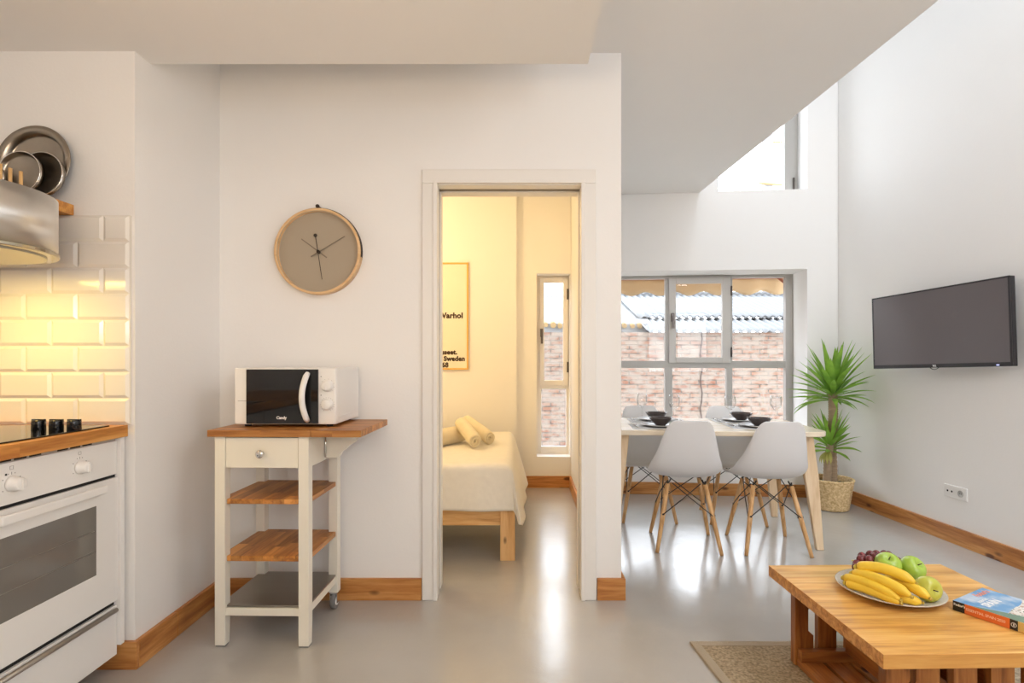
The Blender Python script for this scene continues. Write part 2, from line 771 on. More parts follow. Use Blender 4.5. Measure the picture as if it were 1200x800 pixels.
def translucent(name, col, amt=0.5):
    m = plain(name, col, 0.9, var=0.12, vscale=8)
    n, l = nodes(m)
    p = n['Principled BSDF']
    tl = n.new('ShaderNodeBsdfTranslucent')
    tl.inputs[0].default_value = (*col, 1)
    mx = n.new('ShaderNodeMixShader')
    mx.inputs[0].default_value = amt
    out = [q for q in n if q.type == 'OUTPUT_MATERIAL'][0]
    l.new(p.outputs[0], mx.inputs[1])
    l.new(tl.outputs[0], mx.inputs[2])
    l.new(mx.outputs[0], out.inputs[0])
    return m


W_wall = plain('white_wall_paint', (0.84, 0.83, 0.815), 0.75, bump=0.05, bscale=90, var=0.01)
W_ceil = plain('white_ceiling_paint', (0.84, 0.83, 0.815), 0.8, bump=0.03, bscale=90, var=0.01)
W_door = plain('white_door_lacquer', (0.80, 0.78, 0.745), 0.35, var=0.01)
M_floor = floor_mat()
M_tile = plain('glazed_metro_tile', (0.80, 0.78, 0.73), 0.12, bump=0.02, bscale=30, var=0.015)
M_grout = plain('tile_grout', (0.72, 0.69, 0.63), 0.8)
PINE_D, PINE_M, PINE_L = (0.34, 0.12, 0.028), (0.50, 0.21, 0.055), (0.62, 0.31, 0.10)
M_base_x = wood('pine_baseboard', PINE_D, PINE_M, PINE_L, 'X', 0.4, knots=1.3)
M_base_y = wood('pine_baseboard_side', PINE_D, PINE_M, PINE_L, 'Y', 0.4, knots=1.3)
M_counter = wood('oiled_wood_worktop', (0.42, 0.15, 0.03), (0.62, 0.27, 0.06), (0.72, 0.36, 0.10), 'Y', 0.35, plank=0.045, cross='X', pvar=0.15, seg_len=0.5)
M_oak = wood('oak_cart_top', (0.28, 0.10, 0.024), (0.45, 0.185, 0.045), (0.57, 0.27, 0.075), 'X', 0.4, plank=0.045, cross='Y', pvar=0.18, seg_len=0.3)
M_oaky = wood('oak_cart_shelf', (0.30, 0.11, 0.024), (0.48, 0.20, 0.045), (0.60, 0.28, 0.075), 'Y', 0.4, plank=0.045, cross='X', pvar=0.28, seg_len=0.3)
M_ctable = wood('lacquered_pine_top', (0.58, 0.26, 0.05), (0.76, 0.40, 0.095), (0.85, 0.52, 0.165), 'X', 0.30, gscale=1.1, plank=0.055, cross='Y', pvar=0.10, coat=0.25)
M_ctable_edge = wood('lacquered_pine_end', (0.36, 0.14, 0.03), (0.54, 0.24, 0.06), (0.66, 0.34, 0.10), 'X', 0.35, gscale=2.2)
M_ctable_shade = wood('pine_front_shade', (0.48, 0.20, 0.04), (0.64, 0.31, 0.075), (0.74, 0.41, 0.12), 'X', 0.35, gscale=0.7)  # darker copy of the top wood: edge shade put into the colour
M_cleg = wood('dark_pine_post', (0.20, 0.065, 0.015), (0.36, 0.13, 0.03), (0.48, 0.20, 0.05), 'Z', 0.35, knots=1.2)
M_cslat = wood('dark_pine_slat', (0.22, 0.07, 0.018), (0.38, 0.14, 0.035), (0.50, 0.22, 0.06), 'Y', 0.3, knots=0.8)
M_cbar = wood('dark_pine_rail', (0.20, 0.065, 0.018), (0.34, 0.125, 0.03), (0.46, 0.20, 0.05), 'X', 0.35)
M_birch = wood('pale_birch_top', (0.70, 0.58, 0.42), (0.78, 0.67, 0.51), (0.84, 0.75, 0.61), 'X', 0.22, contrast=0.8)
M_birchz = wood('pale_birch_leg', (0.62, 0.43, 0.24), (0.72, 0.53, 0.33), (0.80, 0.63, 0.43), 'Z', 0.45, contrast=0.8)
M_beech = wood('beech_chair_leg', (0.46, 0.24, 0.085), (0.60, 0.34, 0.14), (0.70, 0.43, 0.20), 'Z', 0.4, gscale=1.5)
M_bed = wood('pine_bed_rail', (0.50, 0.25, 0.08), (0.68, 0.38, 0.14), (0.78, 0.50, 0.22), 'X', 0.5, knots=1.1)
M_bedz = wood('pine_bed_leg', (0.50, 0.25, 0.08), (0.66, 0.37, 0.14), (0.76, 0.48, 0.22), 'Z', 0.5, knots=1.0)
M_peg = wood('pale_beech_peg', (0.55, 0.30, 0.10), (0.66, 0.40, 0.16), (0.74, 0.48, 0.22), 'Z', 0.5)
M_pegx = wood('orange_pine_shelf', (0.50, 0.20, 0.04), (0.68, 0.32, 0.07), (0.78, 0.42, 0.12), 'X', 0.45)
M_clockring = wood('pale_wood_clock_ring', (0.60, 0.36, 0.16), (0.72, 0.47, 0.24), (0.78, 0.54, 0.30), 'X', 0.45, contrast=0.7)
M_white = plain('white_enamel', (0.82, 0.81, 0.79), 0.22, var=0.005)
M_whitep = plain('white_plastic', (0.82, 0.81, 0.79), 0.35, var=0.005)
M_cart = plain('cream_painted_wood', (0.80, 0.76, 0.66), 0.38, bump=0.02, bscale=50, var=0.01)
M_black = plain('black_gloss_glass', (0.006, 0.006, 0.007), 0.04)
M_blackp = plain('black_plastic', (0.015, 0.015, 0.016), 0.3)
M_gap = plain('dark_recess', (0.01, 0.01, 0.01), 0.8)  # near-black; also stands in for shade inside gaps and slots
M_steel = plain('brushed_steel', (0.80, 0.78, 0.75), 0.30, metal=1, var=0.02)
M_steel.node_tree.nodes['Principled BSDF'].inputs['Anisotropic'].default_value = 0.7
_t = M_steel.node_tree.nodes.new('ShaderNodeTangent'); _t.direction_type = 'RADIAL'; _t.axis = 'Z'
M_steel.node_tree.links.new(_t.outputs[0], M_steel.node_tree.nodes['Principled BSDF'].inputs['Tangent'])
M_steelx = plain('stainless_tray', (0.36, 0.33, 0.29), 0.34, metal=1, bump=0.04, bscale=20, stretch=(1, 20, 1), var=0.05)
M_chrome = plain('chrome', (0.75, 0.74, 0.72), 0.12, metal=1)
M_pan = plain('worn_pan_steel', (0.36, 0.32, 0.27), 0.28, metal=1, bump=0.04, bscale=25, var=0.2, vscale=12)
M_alu = plain('grey_aluminium_frame', (0.42, 0.405, 0.38), 0.35, var=0.02)
M_frw = plain('cream_white_sash', (0.84, 0.81, 0.77), 0.35, var=0.02)
M_alul = plain('light_grey_sash', (0.52, 0.50, 0.47), 0.35, var=0.02)
M_handle = plain('dark_window_handle', (0.13, 0.11, 0.10), 0.35, metal=0.6)
M_glass = glass('window_glass')
M_wine = glass('drinking_glass', (0.985, 0.985, 0.985), 1.45, 0.0)
_n, _l = M_wine.node_tree.nodes, M_wine.node_tree.links
_lw = _n.new('ShaderNodeLayerWeight')
_pw = _n.new('ShaderNodeMath'); _pw.operation = 'POWER'; _pw.inputs[1].default_value = 2.0
_ma = _n.new('ShaderNodeMath'); _ma.operation = 'MULTIPLY_ADD'; _ma.inputs[1].default_value = 0.75; _ma.inputs[2].default_value = 0.03
_l.new(_lw.outputs['Facing'], _pw.inputs[0]); _l.new(_pw.outputs[0], _ma.inputs[0])
for _q in _n:
    if _q.type == 'MIX_SHADER':
        _l.new(_ma.outputs[0], _q.inputs[0])
M_brick = brick_mat()
M_roof = plain('pale_fibre_cement', (0.15, 0.15, 0.15), 0.8, var=0.08, vscale=4)
M_ochre = plain('ochre_clay_tile', (0.30, 0.20, 0.09), 0.8, var=0.3, vscale=10)
M_ridge = plain('dark_sheet_edge', (0.035, 0.035, 0.035), 0.9, var=0.3)  # near-black line drawn along the roof sheet edges
M_awn = translucent('tan_awning_fabric', (0.50, 0.37, 0.22), 0.45)
M_awnbar = plain('red_brown_bar', (0.22, 0.07, 0.04), 0.5)
M_shell = plain('matte_white_shell', (0.74, 0.74, 0.75), 0.42, var=0.005)
M_wire = plain('black_steel_wire', (0.012, 0.012, 0.013), 0.35)
M_bowl = plain('dark_stoneware', (0.06, 0.045, 0.042), 0.25, var=0.25, vscale=30)
M_plate = plain('pale_grey_plate', (0.62, 0.61, 0.60), 0.2, var=0.01)
M_mat = plain('pale_placemat', (0.60, 0.60, 0.60), 0.7, bump=0.2, bscale=300)
M_fplate = plain('speckled_cream_plate', (0.56, 0.51, 0.44), 0.25, var=0.16, vscale=160)
M_banana = plain('banana_peel', (0.82, 0.56, 0.045), 0.42, var=0.10, vscale=18)
M_banend = plain('banana_tip', (0.50, 0.36, 0.06), 0.7)
M_banstem = plain('banana_stem', (0.66, 0.55, 0.09), 0.5)
M_apple = plain('green_apple_skin', (0.36, 0.52, 0.06), 0.25, var=0.18, vscale=14, coat=0.2)
M_apple2 = plain('yellow_green_apple_skin', (0.50, 0.50, 0.06), 0.28, var=0.18, vscale=14, coat=0.2)
M_stem = plain('brown_stem', (0.08, 0.05, 0.02), 0.8)
M_grape = plain('red_grape_skin', (0.16, 0.030, 0.035), 0.2, var=0.5, vscale=30)
M_rug = weave_mat('sisal_rug', (0.23, 0.175, 0.105), (0.46, 0.37, 0.25), 90)
M_rugb = cloth_mat('rug_binding', (0.38, 0.305, 0.21), 200)
M_basket = weave_mat('wicker_basket', (0.60, 0.40, 0.18), (0.92, 0.72, 0.42), 60)
M_basket2 = weave_mat('dark_wicker', (0.10, 0.07, 0.04), (0.30, 0.2, 0.10), 60)
M_soil = weave_mat('potting_soil', (0.02, 0.014, 0.01), (0.07, 0.05, 0.03), 60)
M_trunk = plain('yucca_bark', (0.36, 0.26, 0.17), 0.9, bump=0.6, bscale=14, var=0.35, vscale=20, stretch=(1, 1, 6))
M_leaf = leaf_mat()
M_bark = M_trunk
M_cover = cloth_mat('cream_waffle_bedspread', (0.84, 0.80, 0.71), 90)
M_towel = cloth_mat('cream_towel', (0.78, 0.68, 0.47), 150)
M_matt = plain('white_mattress', (0.8, 0.78, 0.74), 0.9)
M_dial = plain('taupe_clock_face', (0.40, 0.335, 0.25), 0.6, var=0.01)
M_dialrim = plain('grey_clock_lining', (0.42, 0.38, 0.31), 0.5)
M_hand = plain('grey_clock_hand', (0.20, 0.165, 0.12), 0.5)
M_dark = plain('dark_brown_leather', (0.03, 0.018, 0.012), 0.5)
M_tvf = plain('tv_bezel', (0.02, 0.018, 0.022), 0.2)
M_tvs = plain('tv_screen', (0.10, 0.083, 0.088), 0.22, coat=0.8)
M_poster = plain('cream_poster_paper', (0.80, 0.75, 0.62), 0.35, coat=0.3)
M_goldf = plain('golden_wood_frame', (0.72, 0.42, 0.10), 0.4)
M_ink = plain('dark_brown_ink', (0.05, 0.025, 0.012), 0.7)
M_txtw = plain('white_print', (0.8, 0.8, 0.8), 0.5)
M_grey = plain('grey_print', (0.25, 0.24, 0.23), 0.5)
M_tyre = plain('grey_rubber', (0.22, 0.21, 0.20), 0.6)
M_ovwin = plain('smoked_oven_glass', (0.17, 0.16, 0.145), 0.12, coat=0.4)


def led_mat():
    m = bpy.data.materials.new('standby_light')
    n, l = nodes(m)
    p = n['Principled BSDF']
    p.inputs['Emission Color'].default_value = (0.35, 0.4, 1, 1)
    p.inputs['Emission Strength'].default_value = 2.5
    return m


M_led = led_mat()

# ------------------------------------------------------------------ the room
K = Vector((2.775, 4.79, 0))            # far right corner of the living room
AB = -math.atan(0.085)                  # direction of the window wall
BW = Frame(K, AB)
AR = math.atan(0.0615)                  # the right-hand wall leans by this
RW = Frame(K, PI / 2 + AR)              # local x runs back along the wall, local -y is its outside
WT = 0.42                               # outer wall thickness
FW = 0.30                               # window set back


def bw_pt(u, w=0.0):
    p = BW.K + BW.e * u + BW.n * w
    return (p.x, p.y)


struct(MB().box(-2.4, 3.9, -3.3, 5.75, -0.12, 0).build('floor', M_floor))

# kitchen block with the tiled front, reaching to the door wall
struct(MB().box(-2.4, -1.475, 2.146, 2.98, 0, 2.93).build('wall_kitchen', W_wall))
struct(MB().box(-2.4, -2.2, -3.2, 2.146, 0, 2.95).build('wall_left', W_wall))
struct(MB().box(-2.4, -2.2, -3.2, 5.3, 2.955, 5.0).build('wall_gallery_left', W_wall))
struct(MB().box(-2.2, 0.56, 5.0, 5.3, 2.855, 5.0).build('wall_gallery_back', W_wall))
# door wall
DL, DR, DT = -0.397, 0.327, 2.064
b = MB()
b.box(-1.475, DL - 0.008, 2.76, 2.96, 0, 2.73)
b.box(DR + 0.008, 0.522, 2.76, 2.96, 0, 2.73)
b.box(DL - 0.008, DR + 0.008, 2.76, 2.96, DT + 0.008, 2.73)
struct(b.build('wall_door', W_wall))
# partition between bedroom and living room
pb = bw_pt(-2.2)
struct(MB().prism([(0.476, 2.96), (0.522, 2.96), (0.555, 5.0), (0.555, 5.62), (0.51, 5.62), (0.512, 5.18)], 0, 2.73).build('wall_partition', W_wall))
# bedroom
struct(MB().box(-2.4, 0.003, 5.12, 5.62, 0, 2.80).build('wall_poster', W_wall))
b = MB()
OX0, OX1, OZ0, OZ1 = 0.191, 0.506, 0.285, 1.995
b.box(0.003, OX0, 5.18, 5.62, 0, 2.8)
b.box(OX1, 0.510, 5.18, 5.62, 0, 2.8)
b.box(OX0, OX1, 5.18, 5.62, 0, OZ0)
b.box(OX0, OX1, 5.18, 5.62, OZ1, 2.8)
struct(b.build('wall_bedroom_window', W_wall))
struct(MB().box(-2.4, -2.3, 2.98, 5.12, 0, 2.8).build('wall_bedroom_left', W_wall))
struct(MB().box(-2.4, 0.51, 2.965, 5.6, 2.735, 2.85).build('ceiling_bedroom', W_ceil))

# window wall of the living room, in its own frame (x along the wall, y outward)
uR = BW.hit(946, 400)[0]
uL = -2.02
zT = 1.979
zS = 0.38
u2L = BW.hit(841, 300)[0]
z2B = 2.672
z2T = 3.95
uEnd = -2.245
b = MB()
b.box(uEnd, uL, 0, WT, 0, 5.0)
b.box(uL, uR, 0, WT, 0, zS)
b.box(uL, uR, 0, WT, zT, z2B)
b.box(uR, 0.4, 0, WT, 0, 5.0)
b.box(uL, u2L, 0, WT, z2B, 5.0)
b.box(u2L, uR, 0, WT, z2T, 5.0)
struct(b.build('wall_back', W_wall, loc=K, rot=(0, 0, AB)))

# right-hand wall
def rw_x(y): return K.x - 0.0615 * (y - K.y)
struct(MB().prism([(rw_x(-3.2), -3.2), (rw_x(-3.2) + 0.3, -3.2), (rw_x(5.2) + 0.3, 5.2), (rw_x(4.78), 4.78)], 0, 5.0).build('wall_right', W_wall))

# unseen wall behind the viewer; both openings are added to bring in daylight
b = MB()
b.box(-2.4, 0.95, -3.3, -3.1, 0, 5.0)
b.box(3.2, 3.7, -3.3, -3.1, 0, 5.0)
b.box(0.95, 1.75, -3.3, -3.1, 0, 3.1)
b.box(1.75, 3.2, -3.3, -3.1, 0, 0.85)
b.box(1.75, 3.2, -3.3, -3.1, 2.35, 3.1)
b.box(0.95, 3.2, -3.3, -3.1, 3.1, 3.4)
b.box(0.95, 3.2, -3.3, -3.1, 4.5, 5.0)
struct(b.build('wall_front', W_wall))
for nm, z0, z1 in (('added_window_4', 0.85, 2.35), ('added_window_5', 3.4, 4.5)):
    b = MB()
    xs_ = (1.78, 2.45, 3.17) if nm == 'added_window_4' else (0.98, 2.08, 3.17)
    for xx in xs_:
        b.box(xx - 0.03, xx + 0.03, -3.24, -3.18, z0, z1)
    for zz in (z0 + 0.03, z1 - 0.03):
        b.box(xs_[0] + 0.03, 3.14, -3.24, -3.18, zz - 0.03, zz + 0.03)
    struct(b.build(nm, M_alu))

# gallery slab: its underside is the living room ceiling, its edge runs into depth
def ceil_z(x, y): return 2.716 - 0.0245 * (y - 2.76)
eN = (1.614 + 0.0755 * (4.88 + 3.1), -3.1)
eF = (1.614, 4.888)
struct(MB().prism([(-2.2, -3.1), eN, eF, (0.525, bw_pt(-2.26)[1] - 0.01), (0.525, 2.965), (-1.48, 2.965), (-1.48, 2.12), (-2.2, 2.12)], ceil_z, 3.05).build('ceiling_gallery', W_ceil))
struct(MB().box(-2.2, 0.289, -3.1, 2.238, 2.383, 2.72).build('ceiling_kitchen', W_ceil))
b = MB()
b.box(-2.4, 1.95, -3.3, 5.7, 5.0, 5.12)
b.box(2.85, 3.8, -3.3, 5.7, 5.0, 5.12)
b.box(1.95, 2.85, -3.3, -1.9, 5.0, 5.12)
b.box(1.95, 2.85, 2.7, 5.7, 5.0, 5.12)
struct(b.build('ceiling_high', W_ceil))
b = MB()
for yy in (-1.88, -0.35, 1.15, 2.68):
    b.box(1.95, 2.85, yy - 0.02, yy + 0.02, 5.02, 5.10)
struct(b.build('window_6', M_alul))  # bars of an unseen roof opening, sized for the daylight it brings in

# ------------------------------------------------------------------ wall tiles: bevelled metro tiles, 20 x 10 cm
b = MB()
b.cur = 1
b.box(-2.2, -1.487, 2.136, 2.146, 0.941, 1.746)
b.cur = 0
xr = -1.489
for r_ in range(8):
    z1 = 1.746 - r_ * 0.1005
    z0 = z1 - 0.1005
    x = xr
    first = 0.1 if r_ % 2 == 0 else 0.2
    w = first
    while x > -2.19:
        x0 = max(x - w, -2.2)
        a, c, d, e2 = x0 + 0.001, x - 0.001, z0 + 0.001, z1 - 0.001
        k = 0.011
        yb, yf = 2.136, 2.129
        v = [(a, yb, d), (c, yb, d), (c, yb, e2), (a, yb, e2), (a + k, yf, d + k), (c - k, yf, d + k), (c - k, yf, e2 - k), (a + k, yf, e2 - k)]
        b.add(v, [(4, 5, 6, 7), (0, 1, 5, 4), (1, 2, 6, 5), (2, 3, 7, 6), (3, 0, 4, 7)])
        x = x0
        w = 0.2
struct(b.build('wall_tiles', [M_tile, M_grout]))

# ------------------------------------------------------------------ baseboards
BT, BH = 0.018, 0.107
struct(MB().box(-1.78, -1.457, 2.128, 2.146, 0, BH).build('baseboard_kitchen', M_base_x, bevel=0.003))
b = MB().box(-1.475, -1.457, 2.1465, 2.385, 0, BH)
struct(b.build('baseboard_side', M_base_y, bevel=0.002))
struct(MB().box(-1.475, -1.457, 2.389, 2.758, 0, BH).build('baseboard_side_far', M_base_y, bevel=0.002))
struct(MB().box(-1.456, -0.470, 2.742, 2.76, 0, BH).build('baseboard_door_left', M_base_x, bevel=0.002))
b = MB()
b.box(0.402, 0.541, 2.742, 2.76, 0, BH)
b.box(0.523, 0.541, 2.76, 2.96, 0, BH)
struct(b.build('baseboard_door_right', M_base_x, bevel=0.002))
struct(MB().box(uEnd + 0.03, -0.022, -BT, 0, 0, BH).build('baseboard_back', M_base_x, bevel=0.002, loc=K, rot=(0, 0, AB)))
b = MB()
b.box(-8.0, -0.018, -0.0005, BT, 0, BH)
struct(b.build('baseboard_right', M_base_x, bevel=0.002, loc=K, rot=(0, 0, PI / 2 + AR)))
struct(MB().box(0.005, 0.493, 5.162, 5.18, 0, BH).build('baseboard_bedroom_back', M_base_x, bevel=0.002))
struct(MB().prism([(0.459, 3.0), (0.4755, 3.0), (0.511, 5.161), (0.4935, 5.161)], 0, BH).build('baseboard_bedroom_right', M_base_y))
struct(MB().box(-2.28, 0.0, 5.102, 5.12, 0, BH).build('baseboard_bedroom_poster', M_base_x))

# ------------------------------------------------------------------ door frame (sliding door opening)
d1 = bpy.data.objects.new('door_1', None)
C.objects.link(d1)
struct(d1)
cas = MB()
CW = 0.070
y0, y1 = 2.744, 2.7605
cas.box(DL - CW, DL, y0, y1, 0, DT)
cas.box(DR, DR + CW, y0, y1, 0, DT)
cas.box(DL - CW, DR + CW, y0, y1, DT, DT + CW)
cas.build('casing', W_door, d1, bevel=0.004)
cas2 = MB()
cas2.box(DL - 0.014, DL + 0.006, y0 - 0.006, y0, 0, DT)
cas2.box(DR - 0.006, DR + 0.014, y0 - 0.006, y0, 0, DT)
cas2.box(DL - 0.014, DR + 0.014, y0 - 0.006, y0, DT, DT + 0.014)
cas2.build('casing_bead', W_door, d1, bevel=0.002)
ln = MB()
ln.box(DL - 0.008, DL + 0.004, 2.761, 2.83, 0, DT)
ln.box(DL - 0.008, DL + 0.004, 2.885, 2.962, 0, DT)
ln.box(DR - 0.004, DR + 0.008, 2.761, 2.83, 0, DT)
ln.box(DR - 0.004, DR + 0.008, 2.885, 2.962, 0, DT)
ln.box(DL, DR, 2.761, 2.83, DT - 0.004, DT + 0.008)
ln.box(DL, DR, 2.885, 2.962, DT - 0.004, DT + 0.008)
ln.build('lining', W_door, d1, bevel=0.002)
gp = MB()
gp.box(DL - 0.007, DL - 0.003, 2.83, 2.885, 0, DT)
gp.box(DR + 0.003, DR + 0.007, 2.83, 2.885, 0, DT)
gp.box(DL, DR, 2.83, 2.885, DT + 0.003, DT + 0.007)
gp.build('track_groove', plain('grey_groove_strip', (0.25, 0.22, 0.18), 0.8), d1)  # darker grey strip set along the groove

# ------------------------------------------------------------------ windows
def U(px, w=FW): return BW.hit(px, 400, w)[0]
def Zp(px, py, w=FW): return BW.hit(px, py, w)[1]


def wroot(name, loc=(0, 0, 0), rz=0.0):
    o = bpy.data.objects.new(name, None)
    C.objects.link(o)
    o.location = loc
    o.rotation_euler = (0, 0, rz)
    return struct(o)


def handle(parent, x, y, z, m=M_handle):
    b = MB()
    b.box(x - 0.014, x + 0.014, y - 0.014, y, z - 0.04, z + 0.04)
    b.box(x - 0.009, x + 0.009, y - 0.05, y - 0.014, z + 0.012, z + 0.03)
    b.box(x - 0.010, x + 0.010, y - 0.052, y - 0.036, z - 0.105, z + 0.032)
    return b.build('handle', m, parent, bevel=0.003)


w1 = wroot('window_1', K, AB)
f0, f1 = FW, FW + 0.06
X = dict(R=uR + 0.002, gR=U(920.7), m2r=U(858.5), m2l=U(851.8), m1r=U(788), m1l=U(779.6), gL=uL + 0.05, L=uL - 0.002)
Z = dict(T=zT, gT=Zp(880, 325.2), t1=Zp(880, 422.6), t0=Zp(880, 431.2), B=zS)
fr = MB()
fr.box(X['L'], X['gL'], f0, f1, Z['B'], Z['T'])
fr.box(X['gR'], X['R'], f0, f1, Z['B'], Z['T'])
fr.box(X['gL'], X['gR'], f0, f1, Z['gT'], Z['T'])
fr.box(X['gL'], X['gR'], f0, f1, Z['B'], Z['B'] + 0.05)
fr.box(X['gL'], X['gR'], f0 + 0.001, f1, Z['t0'], Z['t1'])
fr.box(X['m1l'], X['m1r'], f0 + 0.002, f1, Z['B'] + 0.05, Z['gT'])
fr.box(X['m2l'], X['m2r'], f0 + 0.002, f1, Z['B'] + 0.05, Z['gT'])
fr.build('window_frame', M_alu, w1, bevel=0.003)
sa = MB()
s0, s1 = FW - 0.022, FW - 0.0005
a0, a1, c0, c1 = U(783.5), U(855.5), Z['t1'] - 0.02, Z['gT'] + 0.005
g0, g1, h0, h1 = U(791.7), U(845.9), Zp(820, 418.5), Zp(820, 332)
sa.box(a0, g0, s0, s1 + 0.03, c0, c1)
sa.box(g1, a1, s0, s1 + 0.03, c0, c1)
sa.box(g0, g1, s0, s1 + 0.03, c0, h0)
sa.box(g0, g1, s0, s1 + 0.03, h1, c1)
sash = sa.build('sash', M_alul, w1, bevel=0.004)
handle(sash, (a0 + g0) / 2, s0, Zp(787, 372))
for py in (341, 412.6):
    z = Zp(855, py)
    MB().tube([(a1 + 0.006, s0 - 0.004, z - 0.045), (a1 + 0.006, s0 - 0.004, z + 0.045)], 0.009, 8).build('hinge', M_handle, sash)
gl = MB()
for q in ((X['gL'], X['m1l'], Z['t1'], Z['gT']), (X['m2r'], X['gR'], Z['t1'], Z['gT']), (X['gL'], X['m1l'], Z['B'] + 0.05, Z['t0']), (X['m1r'], X['m2l'], Z['B'] + 0.05, Z['t0']), (X['m2r'], X['gR'], Z['B'] + 0.05, Z['t0']), (g0, g1, h0, h1)):
    yy = f0 + 0.03
    gl.add([(q[0], yy, q[2]), (q[1], yy, q[2]), (q[1], yy, q[3]), (q[0], yy, q[3])], [(0, 1, 2, 3)])
gl.build('glass_pane', M_glass, w1)

# upper window
w2 = wroot('window_2', K, AB)
fr = MB()
pl, pr = U(919.4, 0.2), U(928.7, 0.2)
fr.box(pl, uR + 0.002, 0.2, 0.26, z2B, z2T)
fr.box(u2L - 0.002, u2L + 0.06, 0.2, 0.26, z2B, z2T)
fr.box(u2L + 0.06, pl, 0.2, 0.26, z2T - 0.05, z2T)
fr.box(u2L + 0.06, pl, 0.2, 0.26, z2B, z2B + 0.01)
fr.build('window_frame', M_alu, w2, bevel=0.003)
MB().add([(u2L + 0.06, 0.23, z2B + 0.01), (pl, 0.23, z2B + 0.01), (pl, 0.23, z2T - 0.05), (u2L + 0.06, 0.23, z2T - 0.05)], [(0, 1, 2, 3)]).build('glass_pane', M_glass, w2)
MB().tube([(pr + 0.008, 0.19, z2B + 0.04), (pr + 0.008, 0.19, z2B + 0.16)], 0.009, 8).build('hinge', M_handle, w2)

# bedroom window
w3 = wroot('window_3')
WB = Frame((0, 5.35, 0), 0)
def UB(px): return WB.hit(px, 400)[0]
def ZB(py): return WB.hit(640, py)[1]
fr = MB()
xl, xrr = OX0 - 0.001, OX1 + 0.001
zb, zt = OZ0 - 0.001, OZ1 + 0.001
fr.box(xl, UB(634.4), 5.35, 5.41, zb, zt)
fr.box(UB(663.5), xrr, 5.35, 5.41, zb, zt)
fr.box(UB(634.4), UB(663.5), 5.35, 5.41, ZB(326), zt)
fr.box(UB(634.4), UB(663.5), 5.35, 5.41, ZB(455.5), ZB(448))
fr.box(UB(634.4), UB(663.5), 5.35, 5.41, zb, ZB(523))
fr.build('window_frame', M_frw, w3, bevel=0.003)
sa = MB()
a0, a1, c0, c1 = UB(632.5), UB(665.5), ZB(451.5), ZB(325.5)
g0, g1, h0, h1 = UB(637.6), UB(659.7), ZB(445), ZB(331.5)
sa.box(a0, g0, 5.325, 5.37, c0, c1)
sa.box(g1, a1, 5.325, 5.37, c0, c1)
sa.box(g0, g1, 5.325, 5.37, c0, h0)
sa.box(g0, g1, 5.325, 5.37, h1, c1)
sash = sa.build('sash', M_frw, w3, bevel=0.004)
handle(sash, (a0 + g0) / 2 - 0.003, 5.325, ZB(390))
for py in (345, 430):
    MB().tube([(a1 - 0.004, 5.318, ZB(py) - 0.05), (a1 - 0.004, 5.318, ZB(py) + 0.05)], 0.009, 8).build('hinge', M_handle, sash)
MB().add([(g0, 5.37, h0), (g1, 5.37, h0), (g1, 5.37, h1), (g0, 5.37, h1)], [(0, 1, 2, 3)]).add([(UB(634.4), 5.38, ZB(523)), (UB(663.5), 5.38, ZB(523)), (UB(663.5), 5.38, ZB(455.5)), (UB(634.4), 5.38, ZB(455.5))], [(0, 1, 2, 3)]).build('glass_pane', M_glass, w3)

# ------------------------------------------------------------------ outside
struct(MB().box(-6, 8, 4.9, 5.3, 5.12, 8.5).build('trim_sky_blocker', W_wall))  # unseen upper storey, added to keep sky light off the brick wall
b = MB()
b.box(-4, 9, 8.6, 8.95, -2.5, 1.62)
o = b.build('brick_wall', M_brick)
tag(o, 'old red brick wall with patchy pale plaster across the courtyard outside the windows', 'brick wall')
struct(MB().box(-5, 10, 5.8, 16, -2.6, -2.5).build('trim_courtyard_ground', plain('courtyard_concrete', (0.45, 0.43, 0.4), 0.9)))
cb_ = [at(822 + 1.2 * math.sin(i * 1.7), 388 + i * 9, 8.585) for i in range(16)]
o = MB().tube(cb_, 0.007, 6).build('cable', plain('dark_cable', (0.03, 0.015, 0.012), 0.6))
tag(o, 'thin dark rusty cable running down the outside brick wall', 'cable')


def corrug(x0, x1, y0, y1, z0, z1, per=0.125, amp=0.018):
    n = int((x1 - x0) / per * 8)
    b = MB()
    def fn(u, v):
        x = x0 + (x1 - x0) * u
        return (x, y0 + (y1 - y0) * v, z0 + (z1 - z0) * v + amp * math.cos(2 * PI * x / per))
    b.grid(fn, n, 4)
    return b


def zroof(y): return 1.66 + 0.31 * (y - 8.6)
rf = thing('corrugated_roof', 'pale grey corrugated roof in two overlapping tiers above the brick wall', 'roof', (0, 0, 0))
corrug(2.0, 9, 8.48, 9.35, zroof(8.48), zroof(9.35)).build('roof_sheet', M_roof, rf, solid=0.008)
corrug(2.0, 9, 9.2, 11.2, zroof(9.2) + 0.05, zroof(11.2) + 0.02).build('roof_sheet', M_roof, rf, solid=0.008)
b = MB()
for (yy, zz) in ((9.2, zroof(9.2) + 0.045), (11.15, zroof(11.15) + 0.05)):
    pts = []
    for i in range(0, 449):
        x = 2.15 + i * 0.0155
        pts.append((x, yy - 0.012, zz + 0.014 + 0.018 * math.cos(2 * PI * x / 0.125)))
    b.tube(pts, 0.005, 4)
b.build('sheet_edge', M_ridge, rf)
MB().box(2.0, 9, 11.2, 11.6, zroof(11.2) - 0.3, zroof(11.2) + 0.10).build('ridge_wall', M_roof, rf)
rf2 = thing('tiled_roof', 'white washed roof with a ragged row of ochre eave tiles, left of the corrugated roof', 'roof', (0, 0, 0))
b = MB()
